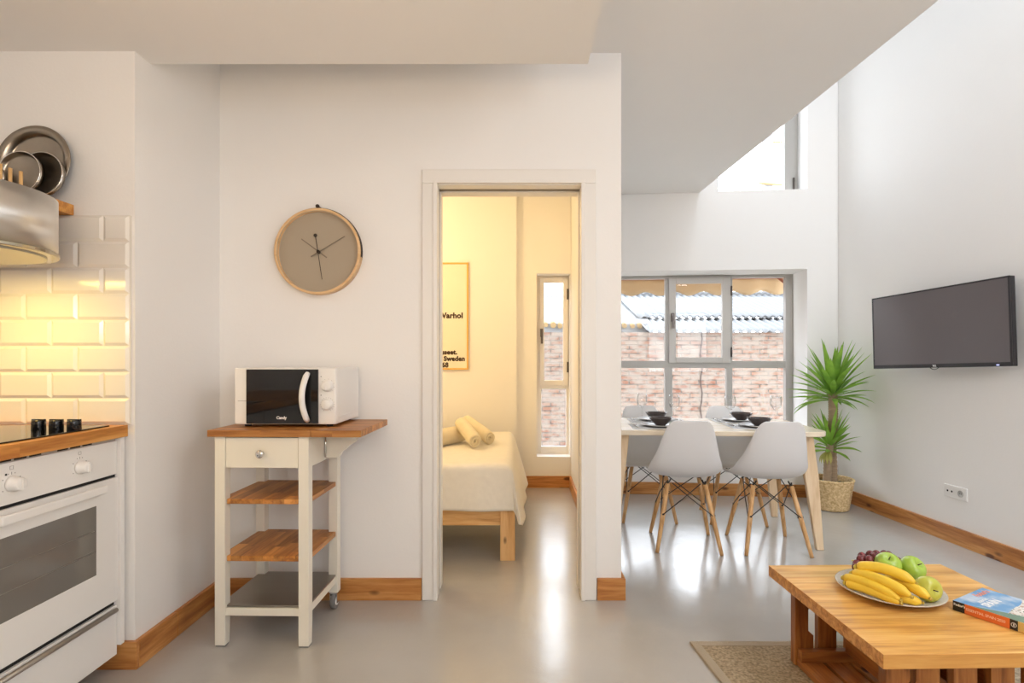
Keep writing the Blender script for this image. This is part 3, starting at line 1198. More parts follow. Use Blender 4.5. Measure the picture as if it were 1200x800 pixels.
b.add([(-4, 8.9, 1.78), (2.15, 8.9, 1.78), (2.45, 11.3, 2.47), (-4, 11.3, 2.47), (-4, 8.9, 1.60), (2.15, 8.9, 1.60), (2.45, 11.3, 2.2), (-4, 11.3, 2.2)],
      [(0, 1, 2, 3), (0, 4, 5, 1), (1, 5, 6, 2), (2, 6, 7, 3), (3, 7, 4, 0), (4, 7, 6, 5)])
b.build('roof_deck', plain('whitewashed_roof', (0.26, 0.26, 0.26), 0.9), rf2)
b = MB()
for i in range(52):
    x = -3.9 + i * 0.115 + random.uniform(-.01, .01)
    r_ = random.uniform(0.035, 0.05)
    b.tube([(x, 8.84, 1.735 + random.uniform(-.01, .012)), (x, 9.06, 1.80)], r_, 8)
o = b.build('eave_tiles', M_ochre, rf2)
o['kind'] = 'stuff'
b = MB()
for i in range(64):
    x = -3.9 + i * 0.1
    b.box(x, x + 0.05, 11.28, 11.33, 2.47, 2.50)
b.build('ridge_edge', M_grey, rf2)

aw = thing('awning', 'tan fabric awning with a scalloped valance outside the dining window', 'awning', K, AB)
ax0, ax1 = -2.3, 0.15
def awz(x): return 1.925 - 0.012 - 0.022 * math.cos(2 * PI * (x + 0.06) / 0.31)
b = MB()
b.grid(lambda u, v: (ax0 + (ax1 - ax0) * u, 1.20 + 0.006 * math.sin(u * 60), (1 - v) * 2.085 + v * awz(ax0 + (ax1 - ax0) * u)), 90, 3)
b.build('valance', M_awn, aw, solid=0.002)
b = MB()
b.grid(lambda u, v: (ax0 + (ax1 - ax0) * u, 0.45 + 0.75 * v, 2.42 - 0.33 * v), 8, 3)
b.build('canopy', M_awn, aw, solid=0.002)
MB().tube([(ax0, 1.19, 2.088), (ax1, 1.19, 2.088)], 0.022, 8).build('front_bar', M_awnbar, aw)
MB().tube([(ax1 - 0.22, 1.17, 2.08), (ax1 - 0.16, 1.05, 1.98), (ax1 + 0.0, 0.8, 1.94), (ax1 + 0.02, 0.45, 1.93)], 0.016, 8).build('support_arm', M_awnbar, aw)

b = MB().tube([(5.43, 12.0, -2.5), (5.43, 12.0, 11.0)], 0.11, 12)
po = b.build('utility_pole', plain('pale_grey_pole', (0.20, 0.20, 0.205), 0.7))
tag(po, 'pale pole seen through the high window, with two small brackets', 'pole')
MB().tube([(5.2, 11.88, 4.97), (5.9, 11.88, 4.92)], 0.025, 6).build('bracket', M_ochre, po)
MB().tube([(5.5, 11.88, 5.85), (5.9, 11.88, 5.85)], 0.02, 6).build('bracket', M_ochre, po)

# ------------------------------------------------------------------ kitchen: worktop, oven, drawer unit, hob
CX = -1.489
o = MB().box(-2.199, CX, 0.2, 2.128, 0.897, 0.941).build('worktop', M_counter, bevel=0.002)
tag(o, 'orange oiled wood worktop above the white oven', 'worktop')

OXF = -1.515
OY0, OY1 = 1.505, 2.105
ov = thing('oven', 'white built-in oven with two knobs and a smoked glass door, under the worktop', 'oven', (0, 0, 0))
MB().box(-2.19, OXF - 0.022, OY0, OY1, 0.277, 0.893).build('body', M_white, ov)
cp = MB().box(OXF - 0.02, OXF, OY0, OY1, 0.758, 0.884).build('control_panel', M_white, ov, bevel=0.002)
MB().box(OXF - 0.021, OXF - 0.008, OY0, OY1, 0.7465, 0.758).build('door_gap', M_gap, ov)
dr = MB()
dz0, dz1 = 0.281, 0.7465
wy0, wy1, wz0, wz1 = OY0 + 0.105, OY1 - 0.105, 0.414, 0.664
dr.box(OXF - 0.02, OXF + 0.002, OY0, wy0, dz0, dz1)
dr.box(OXF - 0.02, OXF + 0.002, wy1, OY1, dz0, dz1)
dr.box(OXF - 0.02, OXF + 0.002, wy0, wy1, dz0, wz0)
dr.box(OXF - 0.02, OXF + 0.002, wy0, wy1, wz1, dz1)
door = dr.build('door', M_white, ov)
MB().box(OXF - 0.015, OXF + 0.001, wy0, wy1, wz0, wz1).build('door_glass', M_ovwin, door)
rk = MB()
for zz in (0.50, 0.575):
    rk.tube([(OXF + 0.0015, wy0 + 0.01, zz), (OXF + 0.0015, wy1 - 0.01, zz)], 0.0012, 5)
rk.build('rack_line', plain('faint_rack_line', (0.24, 0.22, 0.19), 0.3), door)
hb = MB()
hb.box(OXF + 0.030, OXF + 0.044, OY0 + 0.085, OY1 - 0.105, 0.711, 0.739)
for yy in (OY0 + 0.11, OY1 - 0.14):
    hb.box(OXF + 0.0, OXF + 0.032, yy - 0.012, yy + 0.012, 0.716, 0.734)
hb.build('handle', M_whitep, door, bevel=0.003)
for yy in (1.665, 1.925, 1.405 + 0.26 * 0):
    if yy < OY0: continue
    k = MB()
    M = Matrix.Translation((OXF, yy, 0.818)) @ Matrix.Rotation(PI / 2, 4, 'Y')
    k.lathe([(0.0, 0.0), (0.024, 0.0), (0.024, 0.008), (0.020, 0.010), (0.019, 0.030), (0.016, 0.032), (0, 0.032)], 28, M)
    k.box(OXF + 0.030, OXF + 0.038, yy - 0.003, yy + 0.003, 0.801, 0.835)
    k.build('knob', M_whitep, cp)
    t = MB()
    for a in (-60, -20, 20, 60, 120, -120):
        ry, rz_ = yy + 0.033 * math.sin(R(a)), 0.818 + 0.033 * math.cos(R(a))
        t.box(OXF, OXF + 0.0006, ry - 0.0015, ry + 0.0015, rz_ - 0.0015, rz_ + 0.0015)
    t.box(OXF, OXF + 0.0006, yy - 0.0008, yy + 0.0008, 0.846, 0.854)
    for (qa, qb, qc, qd) in ((-.006, .006, .861, .862), (-.006, .006, .871, .872), (-.006, -.005, .861, .872), (.005, .006, .861, .872)):
        t.box(OXF, OXF + 0.0006, yy + qa, yy + qb, qc, qd)
    t.build('dial_marks', M_grey, cp)
MB().box(OXF, OXF + 0.001, 1.6435, 1.6495, 0.846, 0.852).build('indicator_lamp', M_gap, cp)
vt = MB()
vt.box(OXF - 0.020, OXF - 0.006, OY0, OY1, 0.884, 0.8968)
vt.build('vent_strip', M_alul, ov)
yy = 1.52
i = 0
while yy < 1.97:
    if i != 5:
        MB().box(OXF - 0.007, OXF - 0.005, yy, yy + 0.043, 0.8865, 0.8965).build('vent_slot', M_gap, ov)
    yy += 0.053
    i += 1

dc = thing('drawer_cabinet', 'white plinth drawer unit directly under the oven', 'cabinet', (0, 0, 0))
MB().box(-2.19, OXF - 0.022, OY0, OY1, 0.108, 0.27).build('body', M_whitep, dc)
df = MB().box(OXF - 0.02, OXF, OY0, OY1, 0.074, 0.262).build('drawer_front', M_white, dc, bevel=0.002)
MB().box(OXF - 0.021, OXF - 0.012, OY0, OY1, 0.262, 0.2765).build('drawer_gap', M_gap, dc)
MB().tube([(OXF + 0.006, OY0 + 0.01, 0.247), (OXF + 0.006, OY1 - 0.012, 0.247)], 0.009, 10).build('grip_rail', plain('satin_grip_rail', (0.40, 0.36, 0.31), 0.35, metal=0.7), df)
MB().box(-1.80, -1.785, OY0, 2.12, 0, 0.074).build('plinth', M_whitep, dc)
tag(MB().box(-1.56, -1.503, 2.1075, 2.1275, 0.108, 0.8965).build('filler_panel', M_whitep), 'narrow white upright panel between the oven and the wall corner', 'panel')
# neighbouring cabinet towards the viewer
kc = thing('kitchen_cabinet', 'white kitchen cabinet continuing the row in front of the oven', 'cabinet', (0, 0, 0))
MB().box(-2.19, OXF - 0.022, 0.22, OY0 - 0.003, 0.075, 0.8965).build('body', M_whitep, kc)
for q in range(2):
    MB().box(OXF - 0.021, OXF, 0.225 + q * 0.64, 0.86 + q * 0.64, 0.08, 0.888).build('door', M_white, kc, bevel=0.002)

hobt = thing('induction_hob', 'black glass hob set into the wooden worktop', 'hob', (0, 0, 0))
MB().box(-2.06, OXF - 0.002, 1.49, 2.07, 0.9412, 0.9465).build('glass_plate', M_black, hobt, bevel=0.002)
for xx in (-1.650, -1.588, -1.526):
    k = MB()
    k.lathe([(0, 0.9465), (0.021, 0.9465), (0.0205, 0.978), (0.018, 0.981), (0, 0.981)], 24, Matrix.Translation((xx - 0.012, 1.93, 0)))
    k.box(xx - 0.034, xx + 0.010, 1.925, 1.935, 0.978, 0.984)
    k.build('control_knob', M_black, hobt, bevel=0.001)

# ------------------------------------------------------------------ hood, shelf, pans
hx, hy, hr = -1.78, 1.746, 0.262
hood = thing('cooker_hood', 'rounded stainless steel cooker hood above the hob', 'cooker hood', (0, 0, 0))


def hood_outline(r, x0=-2.199, n=40):
    pts = [(x0, hy - r)]
    pts += [(hx + r * math.cos(R(-90 + 180 * i / n)), hy + r * math.sin(R(-90 + 180 * i / n))) for i in range(n + 1)]
    pts += [(x0, hy + r)]
    return pts


def ring_wall(b, po, pi, z0, z1, sm=True):
    n = len(po)
    base = len(b.v)
    for (x, y) in po: b.v.append(Vector((x, y, z0)))
    for (x, y) in po: b.v.append(Vector((x, y, z1)))
    for (x, y) in pi: b.v.append(Vector((x, y, z0)))
    for (x, y) in pi: b.v.append(Vector((x, y, z1)))
    for i in range(n - 1):
        b.sm = sm
        b.face((base + i, base + i + 1, base + n + i + 1, base + n + i))
        b.face((base + 2 * n + i + 1, base + 2 * n + i, base + 3 * n + i, base + 3 * n + i + 1))
        b.sm = False
        b.face((base + n + i, base + n + i + 1, base + 3 * n + i + 1, base + 3 * n + i))
        b.face((base + i + 1, base + i, base + 2 * n + i, base + 2 * n + i + 1))
    return b


hb = ring_wall(MB(), hood_outline(hr), hood_outline(hr - 0.004), 1.548, 1.728)
hb.build('canopy', M_steel, hood)
b = MB()
b.prism(hood_outline(hr + 0.004), 1.534, 1.548)
b.build('rim', plain('brassy_reflecting_rim', (0.52, 0.47, 0.36), 0.2, metal=1), hood, bevel=0.003)
MB().prism(hood_outline(hr - 0.03), 1.529, 1.5338).build('filter_plate', plain('underside_filter', (0.55, 0.52, 0.45), 0.4, metal=1), hood)

o = MB().box(-2.199, -1.709, 2.035, 2.144, 1.748, 1.788).build('wooden_shelf', M_pegx, bevel=0.002)
tag(o, 'short orange pine shelf on the tiled wall behind the cooker hood', 'shelf')


def pan(name, cx, cy, cz, r, depth, rim, lean, label):
    """round dish whose opening faces the room (-y)"""
    t = thing(name, label, 'pan', (cx, cy, cz), 0, 'steel pans leaning on the shelf')
    M = Matrix.Rotation(R(90 - lean), 4, 'X')
    b = MB()
    b.lathe([(0, -depth), (r - rim - 0.010, -depth), (r - rim - 0.002, -depth + 0.006), (r - rim, 0), (r - 0.002, 0.001), (r, -0.0015), (r - 0.002, -0.004), (r - rim + 0.002, -0.003), (r - rim, -depth - 0.001), (r - rim - 0.012, -depth - 0.003), (0, -depth - 0.003)], 56, M)
    b.build('dish', M_pan, t)
    b = MB()
    b.tube([(M @ Vector(((r - 0.001) * math.cos(2 * PI * i / 56), (r - 0.001) * math.sin(2 * PI * i / 56), -0.001))) for i in range(56)], 0.0022, 6, closed=True)
    b.build('rolled_rim', M_chrome if rim < 0.01 else M_pan, t)
    return t


pan('baking_pan', -1.824, 2.092, 1.938, 0.141, 0.026, 0.026, 5, 'largest round steel pan with a broad rim, leaning on the wall behind the hood')
pan('round_pan', -1.765, 2.055, 1.880, 0.083, 0.018, 0.003, 4, 'middle sized dark steel pan leaning inside the largest pan')
pan('round_pan', -1.812, 2.020, 1.874, 0.078, 0.018, 0.003, 4, 'smaller shiny steel pan leaning in front of the middle sized pan')
pan('round_pan', -1.892, 1.985, 1.845, 0.055, 0.014, 0.003, 4, 'smallest steel pan at the left frame edge behind the wooden pegs')
pr_ = thing('peg_rack', 'wooden plate rack with upright pegs behind the hood rim', 'rack', (0, 0, 0))
MB().box(-1.99, -1.72, 1.925, 1.955, 1.74, 1.76).build('base', M_pegx, pr_, bevel=0.002)
for px, py in ((0.5, 192), (12, 197), (24.5, 201)):
    p = at(px, py, 1.94)
    MB().tube([(p.x, p.y, 1.758), (p.x, p.y, p.z)], 0.0058, 10).build('peg', M_peg, pr_)
MB().box(-1.93, -1.91, 1.955, 2.034, 1.745, 1.757).build('bracket', M_pegx, pr_)

# ------------------------------------------------------------------ kitchen cart
ca = R(-1.3)
cart = thing('kitchen_cart', 'cream kitchen cart with wood top, one drawer and three shelves', 'kitchen cart', (-1.05, 2.50, 0), ca)
LX0, LX1, LY0, LY1 = -0.196, 0.197, -0.205, 0.185     # outer leg limits
L = 0.043
legs = []
for i, (x, y) in enumerate(((LX0, LY0), (LX1 - L, LY0), (LX0, LY1 - L), (LX1 - L, LY1 - L))):
    z0 = 0.0 if y == LY0 else 0.082
    b = MB()
    if y == LY0:
        v0 = [(x, y, 0.006), (x + L, y, 0.006), (x + L, y + L - 0.006, 0.006), (x, y + L - 0.006, 0.006), (x, y, 0.872), (x + L, y, 0.872), (x + L, y + L, 0.872), (x, y + L, 0.872), (x, y, 0.1), (x + L, y, 0.1), (x + L, y + L, 0.1), (x, y + L, 0.1)]
        b.add(v0, [(0, 3, 2, 1), (4, 5, 6, 7), (0, 1, 9, 8), (1, 2, 10, 9), (2, 3, 11, 10), (3, 0, 8, 11), (8, 9, 5, 4), (9, 10, 6, 5), (10, 11, 7, 6), (11, 8, 4, 7)])
        lg = b.build('leg', M_cart, cart, bevel=0.002)
        MB().box(x + 0.003, x + L - 0.003, y + 0.003, y + L - 0.01, 0, 0.006).build('foot_pad', M_tyre, lg)
    else:
        b.box(x, x + L, y, y + L, z0, 0.872)
        lg = b.build('leg', M_cart, cart, bevel=0.002)
for x in (LX0 + L / 2, LX1 - L / 2):
    yc = LY1 - L / 2
    cs = MB()
    cs.box(x - 0.018, x - 0.015, yc - 0.016, yc + 0.016, 0.03, 0.081)
    cs.box(x + 0.015, x + 0.018, yc - 0.016, yc + 0.016, 0.03, 0.081)
    cs.box(x - 0.018, x + 0.018, yc - 0.016, yc + 0.016, 0.074, 0.082)
    cs = cs.build('caster', M_chrome, cart)
    M = Matrix.Translation((x, yc, 0.0375)) @ Matrix.Rotation(PI / 2, 4, 'Y')
    MB().lathe([(0, -0.010), (0.030, -0.010), (0.0355, -0.011), (0.0375, -0.006), (0.0375, 0.006), (0.0355, 0.011), (0.030, 0.010), (0, 0.010)], 28, M).build('wheel', M_tyre, cs)
    MB().lathe([(0, -0.0145), (0.018, -0.0145), (0.020, -0.0105), (0.020, 0.0105), (0.018, 0.0145), (0, 0.0145)], 20, M).build('wheel_hub', M_whitep, cs)
# top with a joint, and the flap
TX0, TJ, TX1 = -0.222, 0.209, 0.417
MB().box(TX0, TJ - 0.001, -0.215, 0.215, 0.872, 0.900).build('top', M_oak, cart, bevel=0.0015)
flap = MB().box(TJ + 0.001, TX1, -0.215, 0.215, 0.872, 0.900).build('drop_leaf', M_oak, cart, bevel=0.0015)
# side aprons
ap = MB()
ap.box(LX0 + 0.006, LX0 + 0.022, LY0 + L, LY1 - L, 0.742, 0.871)
ap.box(LX0 + L, LX1 - L, LY1 - 0.03, LY1 - 0.012, 0.742, 0.871)
ap.box(LX1 - 0.022, LX1 - 0.004, LY0 + L, LY1 - L, 0.742, 0.871)
ap.build('apron', M_cart, cart, bevel=0.0015)
# flap bracket: folding wing with ogee edge, with a strip hinge
br = MB()
prof = [(LX1 + 0.002, 0.871), (LX1 + 0.002, 0.752), (LX1 + 0.052, 0.752), (LX1 + 0.066, 0.762), (LX1 + 0.072, 0.778), (LX1 + 0.10, 0.800), (LX1 + 0.135, 0.826), (LX1 + 0.150, 0.848), (LX1 + 0.172, 0.856), (LX1 + 0.176, 0.871)]
n = len(prof)
ya, yb_ = -0.012, 0.006
vs = [(x, ya, z) for x, z in prof] + [(x, yb_, z) for x, z in prof]
fs = [tuple(range(n)), tuple(reversed(range(n, 2 * n)))] + [((i + 1) % n, i, n + i, n + (i + 1) % n) for i in range(n)]
br.add(vs, fs)
br.build('flap_bracket', M_cart, cart, bevel=0.0015)
hg = MB().tube([(LX1 + 0.001, ya - 0.004, 0.755), (LX1 + 0.001, ya - 0.004, 0.868)], 0.004, 8)
hg.build('bracket_hinge', M_chrome, cart)
# drawer
dw = MB().box(LX0 + L + 0.0015, LX1 - L - 0.0015, LY0 + 0.004, LY0 + 0.022, 0.742, 0.868).build('drawer', M_cart, cart, bevel=0.0015)
M = Matrix.Translation((0.0, LY0 + 0.004, 0.802)) @ Matrix.Rotation(PI / 2, 4, 'X')
MB().lathe([(0, 0), (0.010, 0), (0.007, 0.006), (0.007, 0.012), (0.016, 0.018), (0.0165, 0.023), (0.011, 0.027), (0, 0.028)], 24, M).build('knob', M_chrome, dw)
gap_ = MB().box(LX0 + L, LX1 - L, LY0 + 0.012, LY0 + 0.03, 0.866, 0.8718).build('drawer_shadow_gap', M_gap, cart)  # black strip painted in as the shade above the drawer


def cart_shelf(z0, z1, mat):
    a, c_, d, e_ = LX0 + 0.012, LX1 - 0.008, LY0 + 0.012, LY1 - 0.012
    g = L + 0.002
    poly = [(LX0 + g, d), (LX1 - g, d), (LX1 - g, LY0 + g), (c_, LY0 + g), (c_, LY1 - g), (LX1 - g, LY1 - g), (LX1 - g, e_), (LX0 + g, e_), (LX0 + g, LY1 - g), (a, LY1 - g), (a, LY0 + g), (LX0 + g, LY0 + g)]
    return MB().prism(poly, z0, z1)


cart_shelf(0.590, 0.611, M_oaky).build('shelf', M_oaky, cart, bevel=0.0015)
cart_shelf(0.352, 0.374, M_oaky).build('shelf', M_oaky, cart, bevel=0.0015)
o = cart_shelf(0.162, 0.170, M_steelx).build('steel_tray', M_steelx, cart, bevel=0.001)
o['label'] = 'stainless steel bottom tray'
rl = MB()
rl.box(LX0 + L, LX1 - L, LY0 + 0.006, LY0 + 0.026, 0.128, 0.160)
rl.box(LX0 + L, LX1 - L, LY1 - 0.026, LY1 - 0.006, 0.128, 0.160)
rl.box(LX0 + 0.008, LX0 + 0.028, LY0 + L, LY1 - L, 0.128, 0.160)
rl.box(LX1 - 0.028, LX1 - 0.008, LY0 + L, LY1 - L, 0.128, 0.160)
rl.build('bottom_rail', M_cart, cart, bevel=0.0015)

# ------------------------------------------------------------------ microwave
mw = thing('microwave', 'white microwave with black glass door and two dials, on the kitchen cart', 'microwave', (-0.996, 2.40, 0.900), R(-0.8))
wx, wd, wh = 0.220, 0.322, 0.255
bd = MB().box(-wx, wx, 0.004, wd, 0.012, wh).build('body', M_whitep, mw, bevel=0.006)
MB().box(-wx, wx, -0.010, 0.006, 0.012, wh).build('front_panel', M_whitep, mw, bevel=0.005)
dx0, dx1 = -0.165, 0.145
dd = MB().box(dx0, dx1, -0.018, -0.009, 0.016, wh - 0.006).build('door', M_black, mw, bevel=0.001)
hpts = []
for i in range(17):
    t_ = i / 16
    z = 0.028 + t_ * 0.205
    yy = -0.018 - 0.030 * math.sin(PI * t_) ** 0.6 - 0.004
    xx = 0.103 - 0.014 * math.sin(PI * t_)
    hpts.append((xx, yy, z))
MB().tube(hpts, [0.010] + [0.0125] * 15 + [0.010], 12).build('door_handle', M_whitep, dd)
MB().box(-0.205, -0.168, -0.0108, -0.0100, 0.112, 0.1135).build('seam_line', M_grey, mw)
for zc in (0.178, 0.098):
    M = Matrix.Translation((0.183, -0.010, zc)) @ Matrix.Rotation(PI / 2, 4, 'X')
    k = MB().lathe([(0, 0), (0.0255, 0), (0.0255, 0.004), (0.022, 0.006), (0.0205, 0.018), (0.018, 0.020), (0, 0.020)], 32, M)
    k.box(0.1815, 0.1845, -0.0325, -0.028, zc - 0.017, zc + 0.017)
    k.build('dial', M_whitep, mw)
    t = MB()
    lo, hi, st = (-50, 130, 30) if zc > 0.15 else (-150, 150, 20)
    a = lo
    while a <= hi:
        ax_, az_ = 0.183 + 0.0295 * math.sin(R(a)), zc + 0.0295 * math.cos(R(a))
        t.box(ax_ - 0.001, ax_ + 0.001, -0.0108, -0.010, az_ - 0.001, az_ + 0.001)
        a += st
    t.box(0.154, 0.158, -0.0108, -0.010, zc + 0.038, zc + 0.042)
    t.build('dial_marks', M_grey, mw)
MB().text('Candy', 0.017, Matrix.Translation((-0.034, -0.0184, 0.036)) @ Matrix.Rotation(PI / 2, 4, 'X'), bold=0.0006).build('logo', M_txtw, dd)
sp = MB()
sp.box(wx, wx + 0.0015, 0.05, wd - 0.015, 0.040, 0.044)
sp.box(wx, wx + 0.0015, 0.03, wd - 0.01, wh - 0.012, wh - 0.010)
sp.box(wx, wx + 0.0015, wd - 0.012, wd - 0.010, 0.04, wh - 0.01)
sp.build('side_crease', M_whitep, mw)
for x in (-0.18, 0.18):
    for y in (0.03, 0.28):
        MB().lathe([(0, 0.0005), (0.014, 0.0005), (0.014, 0.012), (0, 0.012)], 14, Matrix.Translation((x, y, 0))).build('foot', M_blackp, mw)

# ------------------------------------------------------------------ wall clock
clk = thing('wall_clock', 'round wall clock with pale wood ring, taupe face and leather strap', 'clock', (-0.9745, 2.759, 1.722))
CR = 0.211
M = Matrix.Rotation(PI / 2, 4, 'X')
MB().lathe([(CR - 0.012, 0.0), (CR, 0.0), (CR, 0.046), (CR - 0.001, 0.047), (CR - 0.010, 0.047), (CR - 0.012, 0.046), (CR - 0.014, 0.020), (CR - 0.012, 0.0)], 96, M).build('wooden_ring', M_clockring, clk)
MB().lathe([(0, 0.004), (CR - 0.013, 0.004), (CR - 0.013, 0.018), (0, 0.018)], 72, M, smooth=False).build('clock_face', M_dial, clk)
MB().lathe([(CR - 0.017, 0.0185), (CR - 0.0125, 0.0185), (CR - 0.0125, 0.044), (CR - 0.0145, 0.044)], 72, M).build('lining', M_dialrim, clk)


def clock_hand(name, dx, dz, tx, tz, w0, w1, y, m):
    d = Vector((dx - tx, 0, dz - tz)).normalized()
    s_ = Vector((d.z, 0, -d.x))
    b = MB()
    p, q = Vector((tx, y, tz)), Vector((dx, y, dz))
    v = [p - s_ * w0, p + s_ * w0, q + s_ * w1, q - s_ * w1]
    b.add([tuple(a) for a in v] + [tuple(a + Vector((0, -0.0015, 0))) for a in v], [(0, 1, 2, 3), (7, 6, 5, 4), (0, 4, 5, 1), (1, 5, 6, 2), (2, 6, 7, 3), (3, 7, 4, 0)])
    return b


s_ = 1 / 6.157 * 2.735 / 650
clock_hand('hour_hand', -125 * s_, 94 * s_, 58 * s_, -41 * s_, 0.003, 0.0022, -0.022, M_hand).build('hour_hand', M_hand, clk)
clock_hand('minute_hand', 190 * s_, 112 * s_, -55 * s_, -35 * s_, 0.003, 0.0022, -0.026, M_hand).build('minute_hand', M_hand, clk)
b = clock_hand('second_hand', 28 * s_, -200 * s_, -20 * s_, 117 * s_, 0.0016, 0.0010, -0.030, M_dark)
b.lathe([(0, 0.0295), (0.0085, 0.0295), (0.0085, 0.032), (0, 0.032)], 20, Matrix.Translation((-20 * s_, 0, 117 * s_)) @ M)
b.lathe([(0, 0.0185), (0.008, 0.0185), (0.008, 0.034), (0, 0.034)], 20, M)
b.build('second_hand', M_dark, clk)
st = MB()
N = 48
vs, fs = [], []
for i in range(N + 1):
    a = R(-7 + (194) * i / N)
    for rr, yy in ((CR + 0.001, -0.014), (CR + 0.001, -0.034), (CR + 0.004, -0.034), (CR + 0.004, -0.014)):
        vs.append((rr * math.cos(a), yy, rr * math.sin(a)))
for i in range(N):
    for k in range(4):
        fs.append((i * 4 + k, i * 4 + (k + 1) % 4, i * 4 + 4 + (k + 1) % 4, i * 4 + 4 + k))
st.add(vs, fs)
st.build('leather_strap', M_dark, clk)
MB().lathe([(0, 0), (0.006, 0), (0.006, 0.036), (0.010, 0.040), (0.008, 0.046), (0, 0.047)], 16, Matrix.Translation((0.0, 0, CR + 0.010)) @ M).build('hanging_knob', M_dark, clk)

# ------------------------------------------------------------------ bedroom: bed, bedspread, towels, poster
bed = thing('bed', 'low pine bed frame with a mattress under a cream cover', 'bed', (0, 0, 0))
BX0, BX1, BY0, BY1 = -2.1, -0.008, 3.285, 4.86
fr = MB()
fr.box(BX0, -0.095, BY0 + 0.012, BY0 + 0.036, 0.243, 0.305)
fr.box(BX0, -0.095, BY0 + 0.016, BY0 + 0.040, 0.205, 0.242)
fr.build('front_rail', M_bed, bed, bevel=0.002)
MB().box(BX1 - 0.04, BX1 - 0.01, BY0 + 0.09, BY1 - 0.09, 0.21, 0.305).build('side_rail', M_base_y, bed, bevel=0.002)
for (x, y) in ((BX1 - 0.087, BY0), (BX1 - 0.087, BY1 - 0.087), (BX0, BY0), (BX0, BY1 - 0.087)):
    MB().box(x, x + 0.087, y, y + 0.087, 0, 0.305).build('leg', M_bedz, bed, bevel=0.002)
MB().box(BX0, BX1 - 0.05, BY0 + 0.05, BY1 - 0.02, 0.306, 0.545).build('mattress', M_matt, bed, bevel=0.03, seg=3)

ZTOP = 0.570
xe, ye, xlft, yfar = -0.070, 3.30, -2.0, 4.87


def cover(u, v):
    # u across X (0 left .. 1 past the right edge), v across Y (0 past the near edge .. 1 far)
    Lx = 0.46
    x = xlft + (xe + Lx - xlft) * u
    Ly = 0.285
    y = (ye - Ly) + (yfar + 0.0 - (ye - Ly)) * v
    far = max(0.0, min(1.0, (y - ye) / (yfar - ye)))
    Ls = 0.86 + 0.14 * far
    s = max(0.0, x - xe) * Ls
    t = max(0.0, ye - y)
    def rnd(d, r=0.05):
        # distance over a rounded edge -> (outward, drop)
        if d <= 0: return 0.0, 0.0
        L_ = r * PI / 2
        if d < L_:
            a = d / r
            return r * math.sin(a), r * (1 - math.cos(a))
        return r + (d - L_) * 0.0, r + (d - L_)
    ox, dx_ = rnd(s)
    oy, dy_ = rnd(t, 0.035)
    p_ = 3.2
    drop = (dx_ ** p_ + dy_ ** p_) ** (1 / p_) if (dx_ + dy_) > 0 else 0
    ox += 0.27 * max(0, dx_ - 0.04) * (0.7 + 0.4 * far)
    oy += 0.05 * max(0, dy_ - 0.03)
    fold = 0.0 * math.sin(y * 17) * min(1, dx_ / 0.2) + 0.004 * math.sin(x * 23 + 1) * min(1, dy_ / 0.2)
    X_ = min(x, xe) + ox + (0.008 * math.sin(y * 11 + 0.6) * min(1, dx_ / 0.25) if dx_ > 0 else 0)
    Y_ = max(y, ye) - oy - (0.006 * math.sin(x * 21) * min(1, dy_ / 0.2) if dy_ > 0 else 0)
    # pull the corner together
    if s > 0 and t > 0:
        k = min(1.0, min(dx_, dy_) / 0.2)
        X_ -= 0.02 * k
        Y_ += 0.02 * k
    z = ZTOP - drop + 0.004 * math.sin(x * 9) * math.sin(y * 7)
    z += -0.02 * (1 - min(1, (yfar - y) / 0.08)) if y > yfar - 0.08 else 0
    if s > 0 and t > 0:
        z = max(z, 0.222)
    return (X_, Y_, max(z, 0.1))


b = MB().grid(cover, 150, 120)
o = b.build('bedspread', M_cover, solid=0.006)
tag(o, 'cream woven bedspread hanging over the front and side of the bed', 'bedspread')


def towel(p0, p1, r, label, phase=0.0):
    p0, p1 = Vector(p0), Vector(p1)
    d = (p1 - p0)
    Ln = d.length
    d.normalize()
    up = Vector((0, 0, 1))
    sd = d.cross(up).normalized()
    up = sd.cross(d)
    nseg = 90
    turns = 3.2
    th = r / (turns + 0.6)
    b = MB()
    def fn(u, v):
        a = 2 * PI * turns * u + phase
        rr = th * 0.5 + th * turns * u * 1.0
        rr = min(rr, r)
        x = Ln * v
        bulge = 1.0 - 0.10 * (abs(2 * v - 1) ** 6)
        wob = 1 + 0.02 * math.sin(9 * v + a)
        tele = 0.006 * math.sin(u * 9 + phase)
        return p0 + d * (x + tele * (1 if v > .5 else -1)) + (sd * math.cos(a) + up * math.sin(a)) * rr * bulge * wob
    b.grid(fn, nseg, 14)
    o = b.build('rolled_towel', M_towel, solid=th * 0.72)
    return tag(o, label, 'towel', 'rolled towels on the bed')


towel(atz(506, 515, 0.633), atz(542, 508, 0.633), 0.060, 'rolled cream towel lying leftmost with its spiral end toward the door', 0.5)
towel(at(539.5, 495.5, 4.10), atz(557, 517.5, 0.623), 0.050, 'rolled cream towel slanting in the middle of the three', 2.0)
towel(at(546, 492.5, 4.30), atz(574, 513.5, 0.623), 0.050, 'rightmost rolled cream towel, leaning across the back', 3.6)


